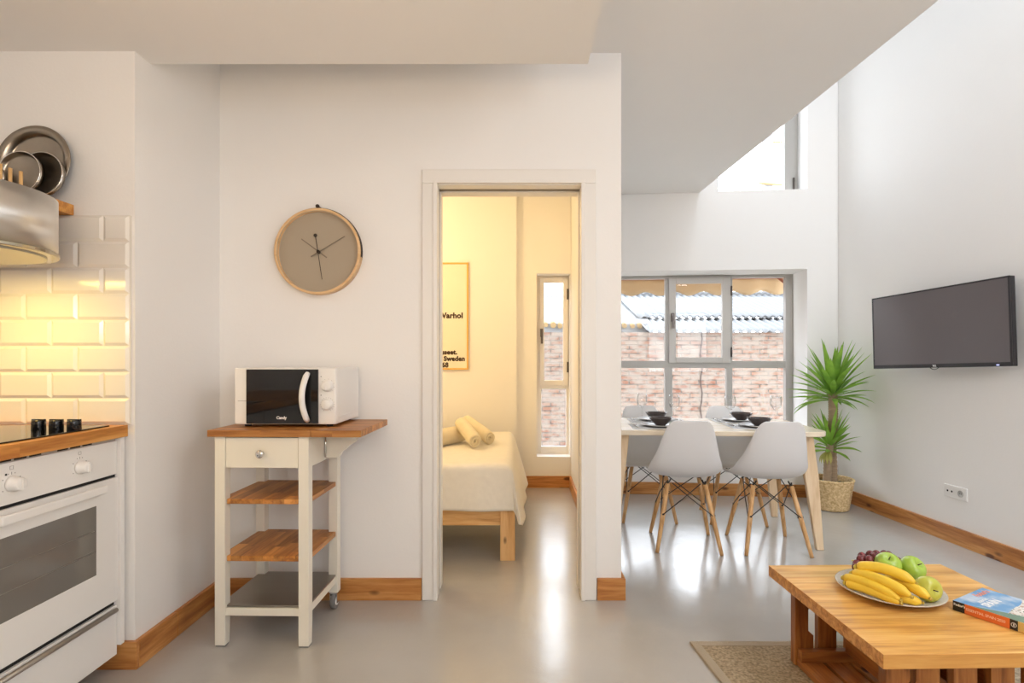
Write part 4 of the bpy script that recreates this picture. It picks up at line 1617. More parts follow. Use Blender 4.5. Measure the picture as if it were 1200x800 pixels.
pst = thing('framed_poster', 'cream poster with heavy brown lettering in a thin golden frame', 'poster', (-0.441, 5.119, 1.10))
PW, PH = 0.71, 0.985
b = MB()
b.box(-PW, 0, -0.022, -0.001, 0, 0.014)
b.box(-PW, 0, -0.022, -0.001, PH - 0.014, PH)
b.box(-PW, -PW + 0.014, -0.022, -0.001, 0.014, PH - 0.014)
b.box(-0.014, 0, -0.022, -0.001, 0.014, PH - 0.014)
b.build('frame', M_goldf, pst, bevel=0.002)
MB().box(-PW + 0.013, -0.013, -0.012, -0.004, 0.013, PH - 0.013).build('print', M_poster, pst)
MT = Matrix.Rotation(PI / 2, 4, 'X')
def ptxt(b, s_txt, xr_px, y_px, size, align='RIGHT'):
    p = at(xr_px, y_px, 5.106)
    b.text(s_txt, size, Matrix.Translation((p.x + 0.441, -0.0125, p.z - 1.10)) @ MT, bold=0.0034, align=align, spacing=1.04)
b = MB()
ptxt(b, 'Warhol', 542.5, 372.5, 0.070)
ptxt(b, 'Museet,', 535.8, 415.0, 0.060)
ptxt(b, 'Sweden', 544.8, 422.6, 0.060)
ptxt(b, '1968', 525.5, 430.0, 0.060)
b.build('lettering', M_ink, pst)

# ------------------------------------------------------------------ dining table
ta = R(-4.5)
TCx, TCy = 1.293, 3.897
dt = thing('dining_table', 'pale birch dining table with splayed legs in front of the window', 'dining table', (TCx, TCy, 0), ta)
b = MB().prism(rrect(-0.70, 0.70, -0.40, 0.40, 0.10, 10), 0.708, 0.740)
b.build('table_top', M_birch, dt, bevel=0.006, seg=3)
for sx_ in (-1, 1):
    for sy_ in (-1, 1):
        b = MB()
        top = [(0.535, 0.30), (0.615, 0.30), (0.615, 0.345), (0.535, 0.345)]
        mid = [(0.560, 0.315), (0.645, 0.315), (0.645, 0.350), (0.560, 0.350)]
        bot = [(0.618, 0.352), (0.662, 0.352), (0.662, 0.385), (0.618, 0.385)]
        vs = [(x * sx_, y * sy_, z) for (pl_, z) in ((bot, 0.0), (mid, 0.46), (top, 0.707)) for x, y in pl_]
        fs = [(3, 2, 1, 0), (8, 9, 10, 11)]
        for L0 in (0, 4):
            for i in range(4):
                fs.append((L0 + i, L0 + (i + 1) % 4, L0 + 4 + (i + 1) % 4, L0 + 4 + i))
        if sx_ * sy_ < 0:
            fs = [tuple(reversed(f)) for f in fs]
        b.add(vs, fs)
        b.build('leg', M_birchz, dt, bevel=0.005)

# ------------------------------------------------------------------ chairs
PROF = [(-.252, .822, .092, .000), (-.251, .812, .113, .003), (-.248, .793, .129, .010), (-.242, .76, .143, .019), (-.231, .70, .159, .034),
        (-.215, .63, .177, .052), (-.194, .565, .194, .072), (-.165, .505, .210, .088), (-.12, .462, .221, .080), (-.05, .438, .228, .058),
        (.04, .432, .231, .040), (.12, .438, .231, .030), (.18, .443, .226, .020), (.217, .436, .214, .008), (.238, .418, .190, .0)]


def shell():
    b = MB()
    n = len(PROF)
    nv = 20
    def fn(u, v):
        i = int(round(u * (n - 1)))
        y, z, w, rs = PROF[i]
        a = PROF[max(i - 1, 0)]
        c = PROF[min(i + 1, n - 1)]
        T = Vector((0, c[0] - a[0], c[1] - a[1])).normalized()
        N_ = Vector((0, -T.z, T.y))
        if N_.z < 0 and i > n // 2: N_ = -N_
        if i <= n // 2 and N_.y < 0: N_ = -N_
        s = 2 * v - 1
        x = w * math.sin(s * PI / 2 * 0.92) / math.sin(PI / 2 * 0.92)
        k = abs(s) ** 2.4
        p = Vector((x, y, z)) + N_ * rs * k
        return p
    b.grid(fn, n - 1, nv)
    return b


ch = thing('dining_chair', '', 'chair', (0, 0, 0), 0, 'moulded chairs around the dining table')
shell().build('seat_shell', M_shell, ch, solid=0.007, sub=2)
feet = {}
for sx_ in (-1, 1):
    for sy_ in (-1, 1):
        t_ = Vector((sx_ * 0.115, sy_ * 0.105 + 0.01, 0.405))
        f_ = Vector((sx_ * 0.192, sy_ * 0.205 + 0.0, 0.0))
        feet[(sx_, sy_)] = (t_, f_)
        b = MB().tube([f_, f_ + (t_ - f_) * 0.03, f_.lerp(t_, 0.5), t_], [0.0105, 0.0115, 0.0145, 0.0135], 14)
        lg = b.build('leg', M_beech, ch)
        # metal socket on the leg top
        MB().tube([t_ + (f_ - t_) * 0.09, t_, t_ + Vector((0, 0, 0.022))], [0.0035, 0.006, 0.005], 8).build('leg_bolt', M_wire, lg)
wb = MB()
def lp(k, h):
    t_, f_ = feet[k]
    return f_.lerp(t_, h / 0.405)
ks = [(-1, -1), (1, -1), (1, 1), (-1, 1)]
for i in range(4):
    k0, k1 = ks[i], ks[(i + 1) % 4]
    out = Vector(((k0[0] + k1[0]) / 2, (k0[1] + k1[1]) / 2, 0)) * 0.013
    for (ka, kb) in ((k0, k1), (k1, k0)):
        a_ = lp(ka, 0.225)
        c_ = feet[kb][0] + (feet[ka][0] - feet[kb][0]) * 0.12 + Vector((0, 0, 0.006))
        wb.tube([a_ + out, a_.lerp(c_, .5) + out * (1.25 if ka == k0 else 0.8), c_ + out * 0.4], 0.0032, 7)
    wb.tube([lp(k0, 0.225) + out * 1.2, lp(k0, 0.225) - out * 1.2], 0.007, 7)
wb.build('wire_brace', M_wire, ch)
for sx_ in (-1, 1):
    for sy_ in (-1, 1):
        t_ = feet[(sx_, sy_)][0]
        zt_ = 0.446 if sy_ > 0 else 0.444
        MB().tube([t_ + Vector((0, 0, 0.002)), t_ + Vector((-sx_ * 0.012, 0, 0.016)), (t_.x - sx_ * 0.02, t_.y, zt_ - 0.008)], 0.0045, 7).build('seat_mount', M_wire, ch)
ch.location = (1.088, 3.60, 0)
ch.rotation_euler = (0, 0, R(-8))
ch['label'] = 'white shell chair with wooden legs, near side of the table, closer to the doorway'
dup(ch, (1.605, 3.555, 0), R(-5), 'white shell chair with wooden legs, near side of the table, closer to the plant')
dup(ch, (0.985, 4.235, 0), R(176), 'white shell chair half hidden at the far side of the table, left end')
dup(ch, (1.625, 4.18, 0), R(172), 'white shell chair seen between the two near chairs, far side of the table')

# ------------------------------------------------------------------ table ware
TZ = 0.7405


def lathe_obj(name, prof, mat, parent=None, seg=40):
    return MB().lathe(prof, seg).build(name, mat, parent)


bowl_prof = [(0, 0.002), (0.032, 0.0), (0.034, 0.003), (0.060, 0.026), (0.077, 0.050), (0.079, 0.054), (0.077, 0.054), (0.070, 0.046), (0.052, 0.024), (0.028, 0.008), (0, 0.007)]
plate_prof = [(0, 0.0), (0.07, 0.0), (0.085, 0.004), (0.130, 0.013), (0.133, 0.015), (0.131, 0.017), (0.085, 0.008), (0.07, 0.005), (0, 0.005)]
glass_prof = [(0, 0.0), (0.034, 0.0), (0.0345, 0.002), (0.010, 0.006), (0.0042, 0.016), (0.0040, 0.082), (0.010, 0.092), (0.030, 0.112), (0.040, 0.140), (0.039, 0.170), (0.034, 0.196), (0.0325, 0.196), (0.0375, 0.168), (0.0385, 0.140), (0.0285, 0.113), (0.008, 0.095), (0, 0.093)]

settings = [
    # bowl x, y, glass x, y, toward the viewer?
    (0.975, 3.745, 1.137, 3.99, True, 'near left setting', 'left of the nearer pair'),
    (1.628, 3.715, 1.835, 3.92, True, 'near right setting', ''),
    (1.035, 4.10, 0.945, 4.17, False, 'far left setting', ''),
    (1.650, 4.07, 1.525, 3.955, False, 'far right setting', ''),
]
bowl_labels = ['dark brown bowl on a plate at the near left setting, closest to the doorway',
               'dark brown bowl on a plate at the near right setting, over the right chair',
               'dark brown bowl at the far left setting, behind the near left bowl',
               'dark brown bowl at the far right setting, beside the middle wine glass']
plate_labels = ['pale plate under the near left bowl', 'pale plate under the near right bowl',
                'pale plate under the far left bowl', 'pale plate under the far right bowl']
glass_labels = ['clear wine glass standing right of the two left bowls', 'clear wine glass at the far right, behind the near right bowl',
                'clear wine glass at the far left, left of the far left bowl', 'clear wine glass in the middle, left of the far right bowl']
mat_labels = ['pale placemat under the near left plate', 'pale placemat under the near right plate',
              'pale placemat under the far left plate', 'pale placemat under the far right plate']
bowl0 = plate0 = glass0 = mat0 = None
for i, (bx, by, gx, gy, near, _, _) in enumerate(settings):
    if i == 0:
        mat0 = MB().prism(rrect(-0.20, 0.20, -0.145, 0.145, 0.01, 3), 0, 0.002).build('placemat', M_mat)
        plate0 = lathe_obj('dinner_plate', plate_prof, M_plate, seg=48)
        bowl0 = lathe_obj('bowl', bowl_prof, M_bowl)
        glass0 = lathe_obj('wine_glass', glass_prof, M_wine, seg=28)
    for (src, x, y, z, lab, cat, grp) in ((mat0, bx, by + (0.01 if near else 0.0), TZ, mat_labels[i], 'placemat', 'placemats on the dining table'),
                                    (plate0, bx, by, TZ + 0.0022, plate_labels[i], 'plate', 'plates on the dining table'),
                                    (bowl0, bx, by, TZ + 0.0080, bowl_labels[i], 'bowl', 'dark bowls on the dining table'),
                                    (glass0, gx, gy, TZ, glass_labels[i], 'wine glass', 'wine glasses on the dining table')):
        c = src if i == 0 else src.copy()
        if i:
            C.objects.link(c)
        c.location = (x, y, z)
        c.rotation_euler = (0, 0, ta)
        tag(c, lab, cat, grp)


def fork():
    b = MB()
    b.tube([(0, -0.095, 0.003), (0, -0.03, 0.004), (0, 0.02, 0.005)], [0.0045, 0.003, 0.0035], 8, flat=0.4)
    b.box(-0.011, 0.011, 0.018, 0.045, 0.003, 0.005)
    for k in range(4):
        x = -0.0095 + k * 0.0063
        b.box(x - 0.0016, x + 0.0016, 0.044, 0.090, 0.003, 0.005)
    return b


def knife():
    b = MB()
    b.tube([(0, -0.11, 0.004), (0, -0.02, 0.004)], [0.006, 0.0045], 8, flat=0.5)
    b.prism([(-0.007, -0.02), (0.006, -0.02), (0.008, 0.07), (0.003, 0.105), (-0.007, 0.095)], 0.002, 0.004)
    return b


fk = fork().build('fork', M_chrome)
kn = knife().build('knife', M_chrome)
cut = [(-0.165, 0.165, 0, 'steel fork beside the near left plate', 'steel knife beside the near left plate'),
       (-0.165, 0.165, 0, 'steel fork beside the near right plate', 'steel knife beside the near right plate'),
       (0.165, -0.165, PI, 'steel fork beside the far left plate', 'steel knife beside the far left plate'),
       (0.165, -0.165, PI, 'steel fork beside the far right plate', 'steel knife beside the far right plate')]
for i, (fx, kx, rz, lf, lk) in enumerate(cut):
    bx, by = settings[i][0], settings[i][1]
    for src, dx_, lab, cat, grp in ((fk, fx, lf, 'fork', 'forks on the dining table'), (kn, kx, lk, 'knife', 'knives on the dining table')):
        c = src if i == 0 else src.copy()
        if i:
            C.objects.link(c)
        c.location = (bx + dx_ * math.cos(ta), by + dx_ * math.sin(ta) + 0.01, TZ + 0.0025)
        c.rotation_euler = (0, 0, ta + rz)
        tag(c, lab, cat, grp)

# ------------------------------------------------------------------ yucca in a basket
px_, py_ = 2.52, 4.445
bk = thing('wicker_basket', 'woven straw basket planter on the floor in the corner, holding the yucca', 'basket', (px_, py_, 0))
bw_ = MB()
NA, NZ = 112, 26
def wv(u, v):
    z = 0.004 + 0.232 * u
    r0 = 0.122 + 0.036 * u
    iz = int(round(u * NZ))
    ia = int(round(v * NA)) % NA
    bump_ = 0.0045 * (1 if ((ia // 2) + iz) % 2 == 0 else -1)
    a = 2 * PI * ia / NA
    return ((r0 + bump_) * math.cos(a), (r0 + bump_) * math.sin(a), z)
bw_.grid(wv, NZ, NA, closed_v=True)
bw_.build('woven_side', M_basket, bk, solid=0.006)
rim = MB()
for ph in (0, PI):
    rim.tube([((0.160 + 0.004 * math.cos(i * 0.9 + ph)) * math.cos(2 * PI * i / 120), (0.160 + 0.004 * math.cos(i * 0.9 + ph)) * math.sin(2 * PI * i / 120), 0.238 + 0.004 * math.sin(i * 0.9 + ph)) for i in range(120)], 0.006, 6, closed=True)
rim.build('braided_rim', M_basket, bk)
MB().lathe([(0, 0.002), (0.120, 0.002), (0.120, 0.008), (0, 0.008)], 40).build('base', M_basket2, bk)
yc = thing('yucca_plant', 'green yucca with two canes and two leafy crowns in the straw basket', 'plant', (px_, py_, 0))
MB().lathe([(0, 0.185), (0.143, 0.185), (0.146, 0.200), (0.10, 0.207), (0, 0.209)], 36).build('soil', M_soil, yc)


def cane(pts, r, n=26):
    b = MB()
    P = [Vector(p) for p in pts]
    out, rad = [], []
    for i in range(n + 1):
        t_ = i / n * (len(P) - 1)
        k = min(int(t_), len(P) - 2)
        out.append(P[k].lerp(P[k + 1], t_ - k))
        rad.append(r * (1 + 0.10 * (i % 2)) * (1 - 0.12 * i / n))
    return b.tube(out, rad, 14)


cane([(0.012, -0.008, 0.15), (0.006, 0, 0.5), (0.02, 0.0, 0.75), (0.016, 0, 0.93)], 0.036, 60).build('tall_cane', M_trunk, yc)
cane([(-0.048, -0.030, 0.15), (-0.042, -0.03, 0.35), (-0.026, -0.04, 0.52)], 0.030, 30).build('short_cane', M_trunk, yc)


def blade(b, o, az, el, ln, wd, droop, tw=0.0):
    n = 9
    d = Vector((math.cos(az) * math.cos(el), math.sin(az) * math.cos(el), math.sin(el)))
    side = Vector((-math.sin(az), math.cos(az), 0))
    base = len(b.v)
    p = Vector(o)
    e = el
    for i in range(n + 1):
        t_ = i / n
        w = wd * (0.45 + 1.9 * t_ * (1 - t_) ** 0.8 * 1.3) if t_ < 1 else 0.0008
        w = min(w, wd * (1 - t_) * 3.0 + 0.0008)
        dd_ = Vector((math.cos(az) * math.cos(e), math.sin(az) * math.cos(e), math.sin(e)))
        nrm = side.cross(dd_).normalized()
        s2 = side * math.cos(tw) + nrm * math.sin(tw)
        n2 = side.cross(dd_).normalized() * math.cos(tw) - side * math.sin(tw)
        b.v.append(p - s2 * w * 0.5 - n2 * w * 0.12)
        b.v.append(p + n2 * w * 0.10)
        b.v.append(p + s2 * w * 0.5 - n2 * w * 0.12)
        p = p + dd_ * (ln / n)
        e -= droop / n * (0.4 + 1.2 * t_)
    b.sm = True
    for i in range(n):
        q = base + i * 3
        b.face((q, q + 1, q + 4, q + 3))
        b.face((q + 1, q + 2, q + 5, q + 4))
    b.sm = False


def crown(c, n, ln, up, wd, seedv):
    random.seed(seedv)
    b = MB()
    for i in range(n):
        t_ = (i + 0.5) / n
        az = i * 2.39996 + random.uniform(-.15, .15)
        el = R(-12 + 92 * t_ ** 0.8) + random.uniform(-.1, .1)
        l_ = ln * random.uniform(0.78, 1.10) * (0.84 + 0.34 * t_)
        ca_, sa_ = math.cos(az), math.sin(az)
        reach = 9
        if ca_ > 0.05: reach = min(reach, (0.235 - c[0]) / ca_)
        if sa_ > 0.05: reach = min(reach, (0.300 - c[1]) / sa_)
        l_ = min(l_, reach / max(0.25, math.cos(el)))
        dr_ = (1 - t_) * random.uniform(0.3, 1.0) + 0.04
        blade(b, (c[0] + 0.012 * math.cos(az), c[1] + 0.012 * math.sin(az), c[2] + up * t_ + random.uniform(-.01, .01)), az, el, l_, wd * random.uniform(0.85, 1.15), dr_, random.uniform(-.3, .3))
    return b


crown((0.016, 0, 0.87), 64, 0.37, 0.09, 0.036, 5).build('upper_crown', M_leaf, yc)
crown((-0.026, -0.04, 0.47), 40, 0.245, 0.07, 0.032, 9).build('lower_crown', M_leaf, yc)
random.seed(11)
b = MB()
for i in range(6):
    az = 2.6 + i * 0.35
    blade(b, (-0.04, -0.05, 0.47), az, R(-30), 0.13, 0.022, 1.4, 0.2)
b.build('drooping_leaves', plain('yellowing_leaf', (0.42, 0.38, 0.10), 0.6, var=0.2), yc)

# ------------------------------------------------------------------ television
TRp, TLp = Vector((2.777, 3.11, 0)), Vector((2.598, 4.04, 0))
dv = TLp - TRp
tw_ = dv.length
ta2 = math.atan2(dv.y, dv.x)
tv = thing('television', 'flat black television mounted on the right wall', 'television', (0, 0, 0))
tv.location = ((TRp.x + TLp.x) / 2, (TRp.y + TLp.y) / 2, (1.635 + 1.125 + 1.665 + 1.156) / 4)
# local x runs from near end to far end, local +y faces away from the room
tv.rotation_euler = (0, -math.atan(0.030 / 0.947), ta2 + PI)
hw, hh = tw_ / 2, 0.2555
# after the turn by pi local +x points to the near end and local -y is ... the room side is +y side
b = MB().box(-hw, hw, -0.036, -0.004, -hh, hh)
fside = 1 if (Matrix.Rotation(ta2 + PI, 3, 'Z') @ Vector((0, 1, 0))).x < 0 else -1
def fb(y0, y1): return (y0 * fside, y1 * fside)
b = MB().box(-hw, hw, *fb(-0.036, -0.004), -hh, hh)
b.build('back_shell', M_tvf, tv, bevel=0.004)
b = MB()
y0_, y1_ = fb(-0.006, 0.004)
b.box(-hw, hw, y0_, y1_, -hh, -hh + 0.024)
b.box(-hw, hw, y0_, y1_, hh - 0.010, hh)
b.box(-hw, -hw + 0.011, y0_, y1_, -hh + 0.024, hh - 0.010)
b.box(hw - 0.011, hw, y0_, y1_, -hh + 0.024, hh - 0.010)
b.build('bezel', M_tvf, tv, bevel=0.002)
MB().box(-hw + 0.010, hw - 0.010, *fb(-0.004, 0.0015), -hh + 0.023, hh - 0.009).build('screen', M_tvs, tv)
MB().tube([(-0.03 + 0.005 * i, 0.001 * fside, -hh - 0.012 * math.sin(PI * i / 12)) for i in range(13)], 0.002, 6).build('sensor_loop', M_tvf, tv)
Mt = Matrix.Translation((0.004 if fside < 0 else -0.004, 0.0045 * fside, -hh + 0.007)) @ (Matrix.Rotation(PI, 4, 'Z') if fside > 0 else Matrix.Identity(4)) @ Matrix.Rotation(PI / 2, 4, 'X')
MB().text('TCL', 0.014, Mt, bold=0.0006, align='CENTER').build('logo', M_txtw, tv)
nx_ = 1 if (Matrix.Rotation(ta2 + PI, 3, 'Z') @ Vector((1, 0, 0))).y < 0 else -1
MB().box(nx_ * (hw - 0.085), nx_ * (hw - 0.070), *fb(0.004, 0.005), -hh + 0.006, -hh + 0.011).build('standby_lamp', M_led, tv)
b = MB()
b.box(-0.10, 0.10, *fb(-0.055, -0.036), -0.10, 0.10)
b.box(-0.025, 0.025, *fb(-0.150, -0.055), -0.03, 0.03)
b.build('wall_mount', M_blackp, tv)

# ------------------------------------------------------------------ wall socket (right wall), local frame of the right wall
RWF = Frame(K, PI / 2 + AR)
ua, zc_ = RWF.hit(1107.6, 574)
ub, _ = RWF.hit(1134.5, 582)
zc_ = 0.333
sk = thing('wall_socket', 'white double wall plate with aerial points and a power outlet, under the television', 'socket', K, PI / 2 + AR)
um = (ua + ub) / 2
hwid = abs(ua - ub) / 2
MB().box(um - hwid, um + hwid, 0.0, 0.010, zc_ - 0.041, zc_ + 0.041).build('cover_plate', M_white, sk, bevel=0.003)
sgn = 1 if ua > ub else -1
M = Matrix.Translation((um - sgn * hwid * 0.5, 0.010, zc_)) @ Matrix.Rotation(-PI / 2, 4, 'X')
MB().lathe([(0.0, 0.001), (0.018, 0.001), (0.0195, 0.003), (0.021, 0.003), (0.021, 0), (0, 0)], 28, M).build('outlet', plain('grey_recessed_outlet', (0.45, 0.44, 0.42), 0.4), sk)
for q in (0.28, 0.66):
    M = Matrix.Translation((um + sgn * hwid * q, 0.010, zc_)) @ Matrix.Rotation(-PI / 2, 4, 'X')
    MB().lathe([(0, 0.001), (0.006, 0.001), (0.007, 0)], 16, M).build('aerial_point', M_gap, sk)
for q in (-0.006, 0.006):
    M = Matrix.Translation((um - sgn * hwid * 0.5 + q, 0.0112, zc_)) @ Matrix.Rotation(-PI / 2, 4, 'X')
    MB().lathe([(0, 0.001), (0.0024, 0.001), (0.0024, 0)], 10, M).build('pin_hole', M_gap, sk)

# ------------------------------------------------------------------ rug
rg = thing('rug', 'brown sisal rug with a bound edge, under the coffee table', 'rug', (0, 0, 0))
RX0, RX1, RY0, RY1 = 0.728, 2.25, 0.75, 2.326
sl = 0.018
def rp_(x, y): return (x - (y - RY1) * 0.085 * (1 if x < 1.5 else 0.3), y)
def quad(x0, x1, y0, y1): return [rp_(x0, y0), rp_(x1, y0), rp_(x1, y1), rp_(x0, y1)]
bwid = 0.035
MB().prism(quad(RX0 + bwid, RX1 - bwid, RY0 + bwid, RY1 - bwid), 0.0005, 0.009).build('rug_field', M_rug, rg)
b = MB()
for q in ((RX0, RX0 + bwid, RY0, RY1), (RX1 - bwid, RX1, RY0, RY1), (RX0 + bwid, RX1 - bwid, RY0, RY0 + bwid), (RX0 + bwid, RX1 - bwid, RY1 - bwid, RY1)):
    b.prism(quad(*q), 0.0005, 0.0105)
b.build('rug_border', M_rugb, rg)

# ------------------------------------------------------------------ coffee table
ct = thing('coffee_table', 'square honey pine coffee table with slatted base on the rug', 'coffee table', (1.380, 1.910, 0.0107), R(1.2))
HX, HY = 0.353, 0.340
zt0, zt1 = 0.307, 0.349
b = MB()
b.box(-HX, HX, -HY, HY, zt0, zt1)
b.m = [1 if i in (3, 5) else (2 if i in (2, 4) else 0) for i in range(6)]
b.build('table_top', [M_ctable, M_ctable_edge, M_ctable_shade], ct, bevel=0.0015)
lx, ly = HX - 0.085, HY - 0.085


def notched(x0, x1, y0, y1, side):
    """post with a chamfered notch cut into the inner edge"""
    z0, z1 = 0.0, zt0 - 0.0005
    d = 0.020
    xs = [(z0, 0), (0.115, 0), (0.133, d), (0.215, d), (0.233, 0), (z1, 0)]
    b = MB()
    if side > 0:
        poly = [(x0, z0)] + [(x1 - q, z) for z, q in xs] + [(x0, z1)]
    else:
        poly = [(x1, z1)] + [(x0 + q, z) for z, q in reversed(xs)] + [(x1, z0)]
        poly = [(x1, z0), (x1, z1)] + [(x0 + q, z) for z, q in reversed(xs)]
    n = len(poly)
    vs = [(x, y0, z) for x, z in poly] + [(x, y1, z) for x, z in poly]
    fs = [tuple(range(n)), tuple(reversed(range(n, 2 * n)))] + [((i + 1) % n, i, n + i, n + (i + 1) % n) for i in range(n)]
    b.add(vs, fs)
    return b


for sy_ in (-1, 1):
    ya_ = sy_ * ly - 0.0175
    yb2 = ya_ + 0.035
    notched(-lx - 0.03, -lx + 0.042, ya_, yb2, 1).build('leg', M_cleg, ct, bevel=0.002)
    notched(lx - 0.042, lx + 0.03, ya_, yb2, -1).build('leg', M_cleg, ct, bevel=0.002)
    for k in range(4):
        xc = -lx + 0.042 + (2 * lx - 0.084) * (k + 0.5 + 0.0) / 4
        MB().box(xc - 0.036, xc + 0.036, ya_ + 0.004, yb2 - 0.004, 0.026, zt0 - 0.0005).build('upright_slat', M_cleg, ct, bevel=0.002)
    yi = ya_ - 0.032 if sy_ > 0 else yb2 + 0.0005
    MB().box(-lx - 0.022, lx + 0.022, yi, yi + 0.031, 0.026, 0.068).build('cross_rail', M_cbar, ct, bevel=0.002)
for sx_ in (-1, 1):
    xi = sx_ * 0.115
    MB().box(xi - 0.010, xi + 0.010, -ly + 0.052, ly - 0.052, 0.069, 0.225).build('inner_board', M_cslat, ct, bevel=0.002)
ns = 6
for k in range(ns):
    xa = -lx - 0.028 + k * (2 * lx + 0.056) / ns
    MB().box(xa + 0.004, xa + (2 * lx + 0.056) / ns - 0.010, -ly + 0.019, ly - 0.019, 0.002, 0.025).build('floor_slat', M_cslat, ct, bevel=0.002)

# ------------------------------------------------------------------ fruit plate
PZ = 0.3605
PC = Vector((1.326, 1.973, PZ))
o = MB().lathe([(0, 0.0), (0.085, 0.0), (0.095, 0.003), (0.150, 0.018), (0.166, 0.023), (0.167, 0.026), (0.164, 0.0265), (0.148, 0.022), (0.09, 0.008), (0, 0.007)], 64).build('serving_plate', M_fplate)
o.location = PC
tag(o, 'wide speckled cream plate holding the fruit on the coffee table', 'plate')


def banana(pa, za, pb, zb, sag, r, label, stem_at='a'):
    A = atz(pa[0], pa[1], za)
    B = atz(pb[0], pb[1], zb)
    mid = (A + B) / 2 + Vector(sag)
    t = thing('banana', label, 'banana', tuple(mid), 0, 'bananas on the fruit plate')
    n = 18
    pts, rad = [], []
    for i in range(n + 1):
        k = i / n
        p = A * (1 - k) ** 2 + (mid * 2 - (A + B) / 2) * 2 * k * (1 - k) + B * k ** 2
        pts.append(p - mid)
        s = min(k, 1 - k)
        q0 = 0.60 if k < 0.5 else 0.34
        rad.append(r * 1.14 * min(1.0, q0 + 1.05 * math.sin(min(PI / 2, s * PI * (2.4 if k < 0.5 else 1.3)))))
    b = MB()
    b.tube(pts, rad, 7)
    b.build('peel', M_banana, t, sub=1)
    e0 = pts[0] - pts[1]
    e1 = pts[-1] - pts[-2]
    e0.normalize()
    e1.normalize()
    MB().tube([pts[-1], pts[-1] + e1 * 0.006], [r * 0.36, r * 0.26], 8).build('tip', M_banend, t)
    MB().tube([pts[0], pts[0] + e0 * 0.010], [r * 0.62, r * 0.40], 8).build('stem', M_banstem, t)


banana((1004.5, 664.5), .452, (1073, 683), .447, (0, 0, 0.020), 0.0185, 'topmost banana, lying just below the two upper green apples')
banana((999.5, 672), .428, (1068, 699), .420, (0, 0, 0.016), 0.0185, 'second banana from the top, with a pale ridge')
banana((989.5, 677), .408, (1055, 703), .402, (0, 0, 0.014), 0.0175, 'banana with a dark green ridge line, third from the top on the left')
banana((992, 683), .396, (1055.5, 706.5), .393, (0, 0, 0.006), 0.0170, 'lowest banana along the front rim of the plate, with a brown spot')
banana((1036, 679), .420, (1090, 701), .415, (0, 0, 0.014), 0.0175, 'banana ending at the yellow green apple on the right')
banana((1030, 697), .394, (1080.5, 706), .394, (0, 0, 0.004), 0.0160, 'short visible banana tip under the others at the front right')


def apple(c, r, m, label, tilt):
    t = thing('apple', label, 'apple', c, 0, 'apples on the fruit plate')
    t.rotation_euler = tilt
    prof = []
    n = 18
    for i in range(n + 1):
        a = PI * i / n
        rr = r * (math.sin(a) ** 0.9 if 0 < i < n else 0) * (1.0 + 0.06 * math.cos(a) * -1)
        z = -r * 0.92 * math.cos(a)
        z -= r * 0.30 * math.exp(-(rr / (r * 0.28)) ** 2) * (1 if a > PI / 2 else -0.55)
        rr *= 1.04
        prof.append((rr, z))
    MB().lathe(prof, 32).build('flesh', m, t)
    MB().tube([(0, 0, r * 0.60), (0.001, 0, r * 0.80), (0.004, 0, r * 0.98)], [0.0022, 0.0016, 0.0018], 8).build('stem', M_stem, t)
    MB().ball((0, 0, -r * 0.76), r * 0.07, 10, 6, (1, 1, 0.5)).build('blossom_end', M_stem, t)


apple(tuple(at(1040.6, 661, 2.02)), 0.0415, M_apple, 'green apple behind the top banana, beside the grapes', (R(30), R(-14), 0))
apple(tuple(at(1069, 665.5, 2.015)), 0.0415, M_apple, 'green apple at the upper right with its hollow facing right', (R(42), R(24), 0))
apple(tuple(at(1087, 689.5, 1.875)), 0.0400, M_apple2, 'yellow green apple at the right rim of the plate', (R(78), R(20), 0))

gb = thing('grape_bunch', 'small bunch of dark red grapes at the back left of the plate', 'grapes', (1.30, 2.10, 0.40))
gp = [(320, 95, 2.10), (310, 122, 2.07), (275, 165, 2.06), (268, 195, 2.05), (390, 125, 2.05), (398, 78, 2.10), (455, 75, 2.11), (440, 102, 2.08), (528, 76, 2.12), (570, 84, 2.12), (345, 160, 2.07), (655, 140, 2.10), (480, 120, 2.10), (330, 190, 2.09), (400, 190, 2.09), (450, 160, 2.09), (520, 140, 2.11), (600, 130, 2.11), (360, 110, 2.12), (300, 215, 2.09)]
for (gx, gy, gD) in gp:
    p = at(970 + gx / 8, 640 + gy / 8, gD) - Vector((1.30, 2.10, 0.40))
    o = MB().ball((0, 0, 0), 0.0150, 14, 10, (1, 1, 1.12)).build('grape', M_grape, gb)
    o.location = p
MB().tube([(-0.03, 0, 0.03), (0.0, 0.0, 0.035), (0.05, 0.01, 0.045)], 0.0018, 6).build('stalk', M_banstem, gb)

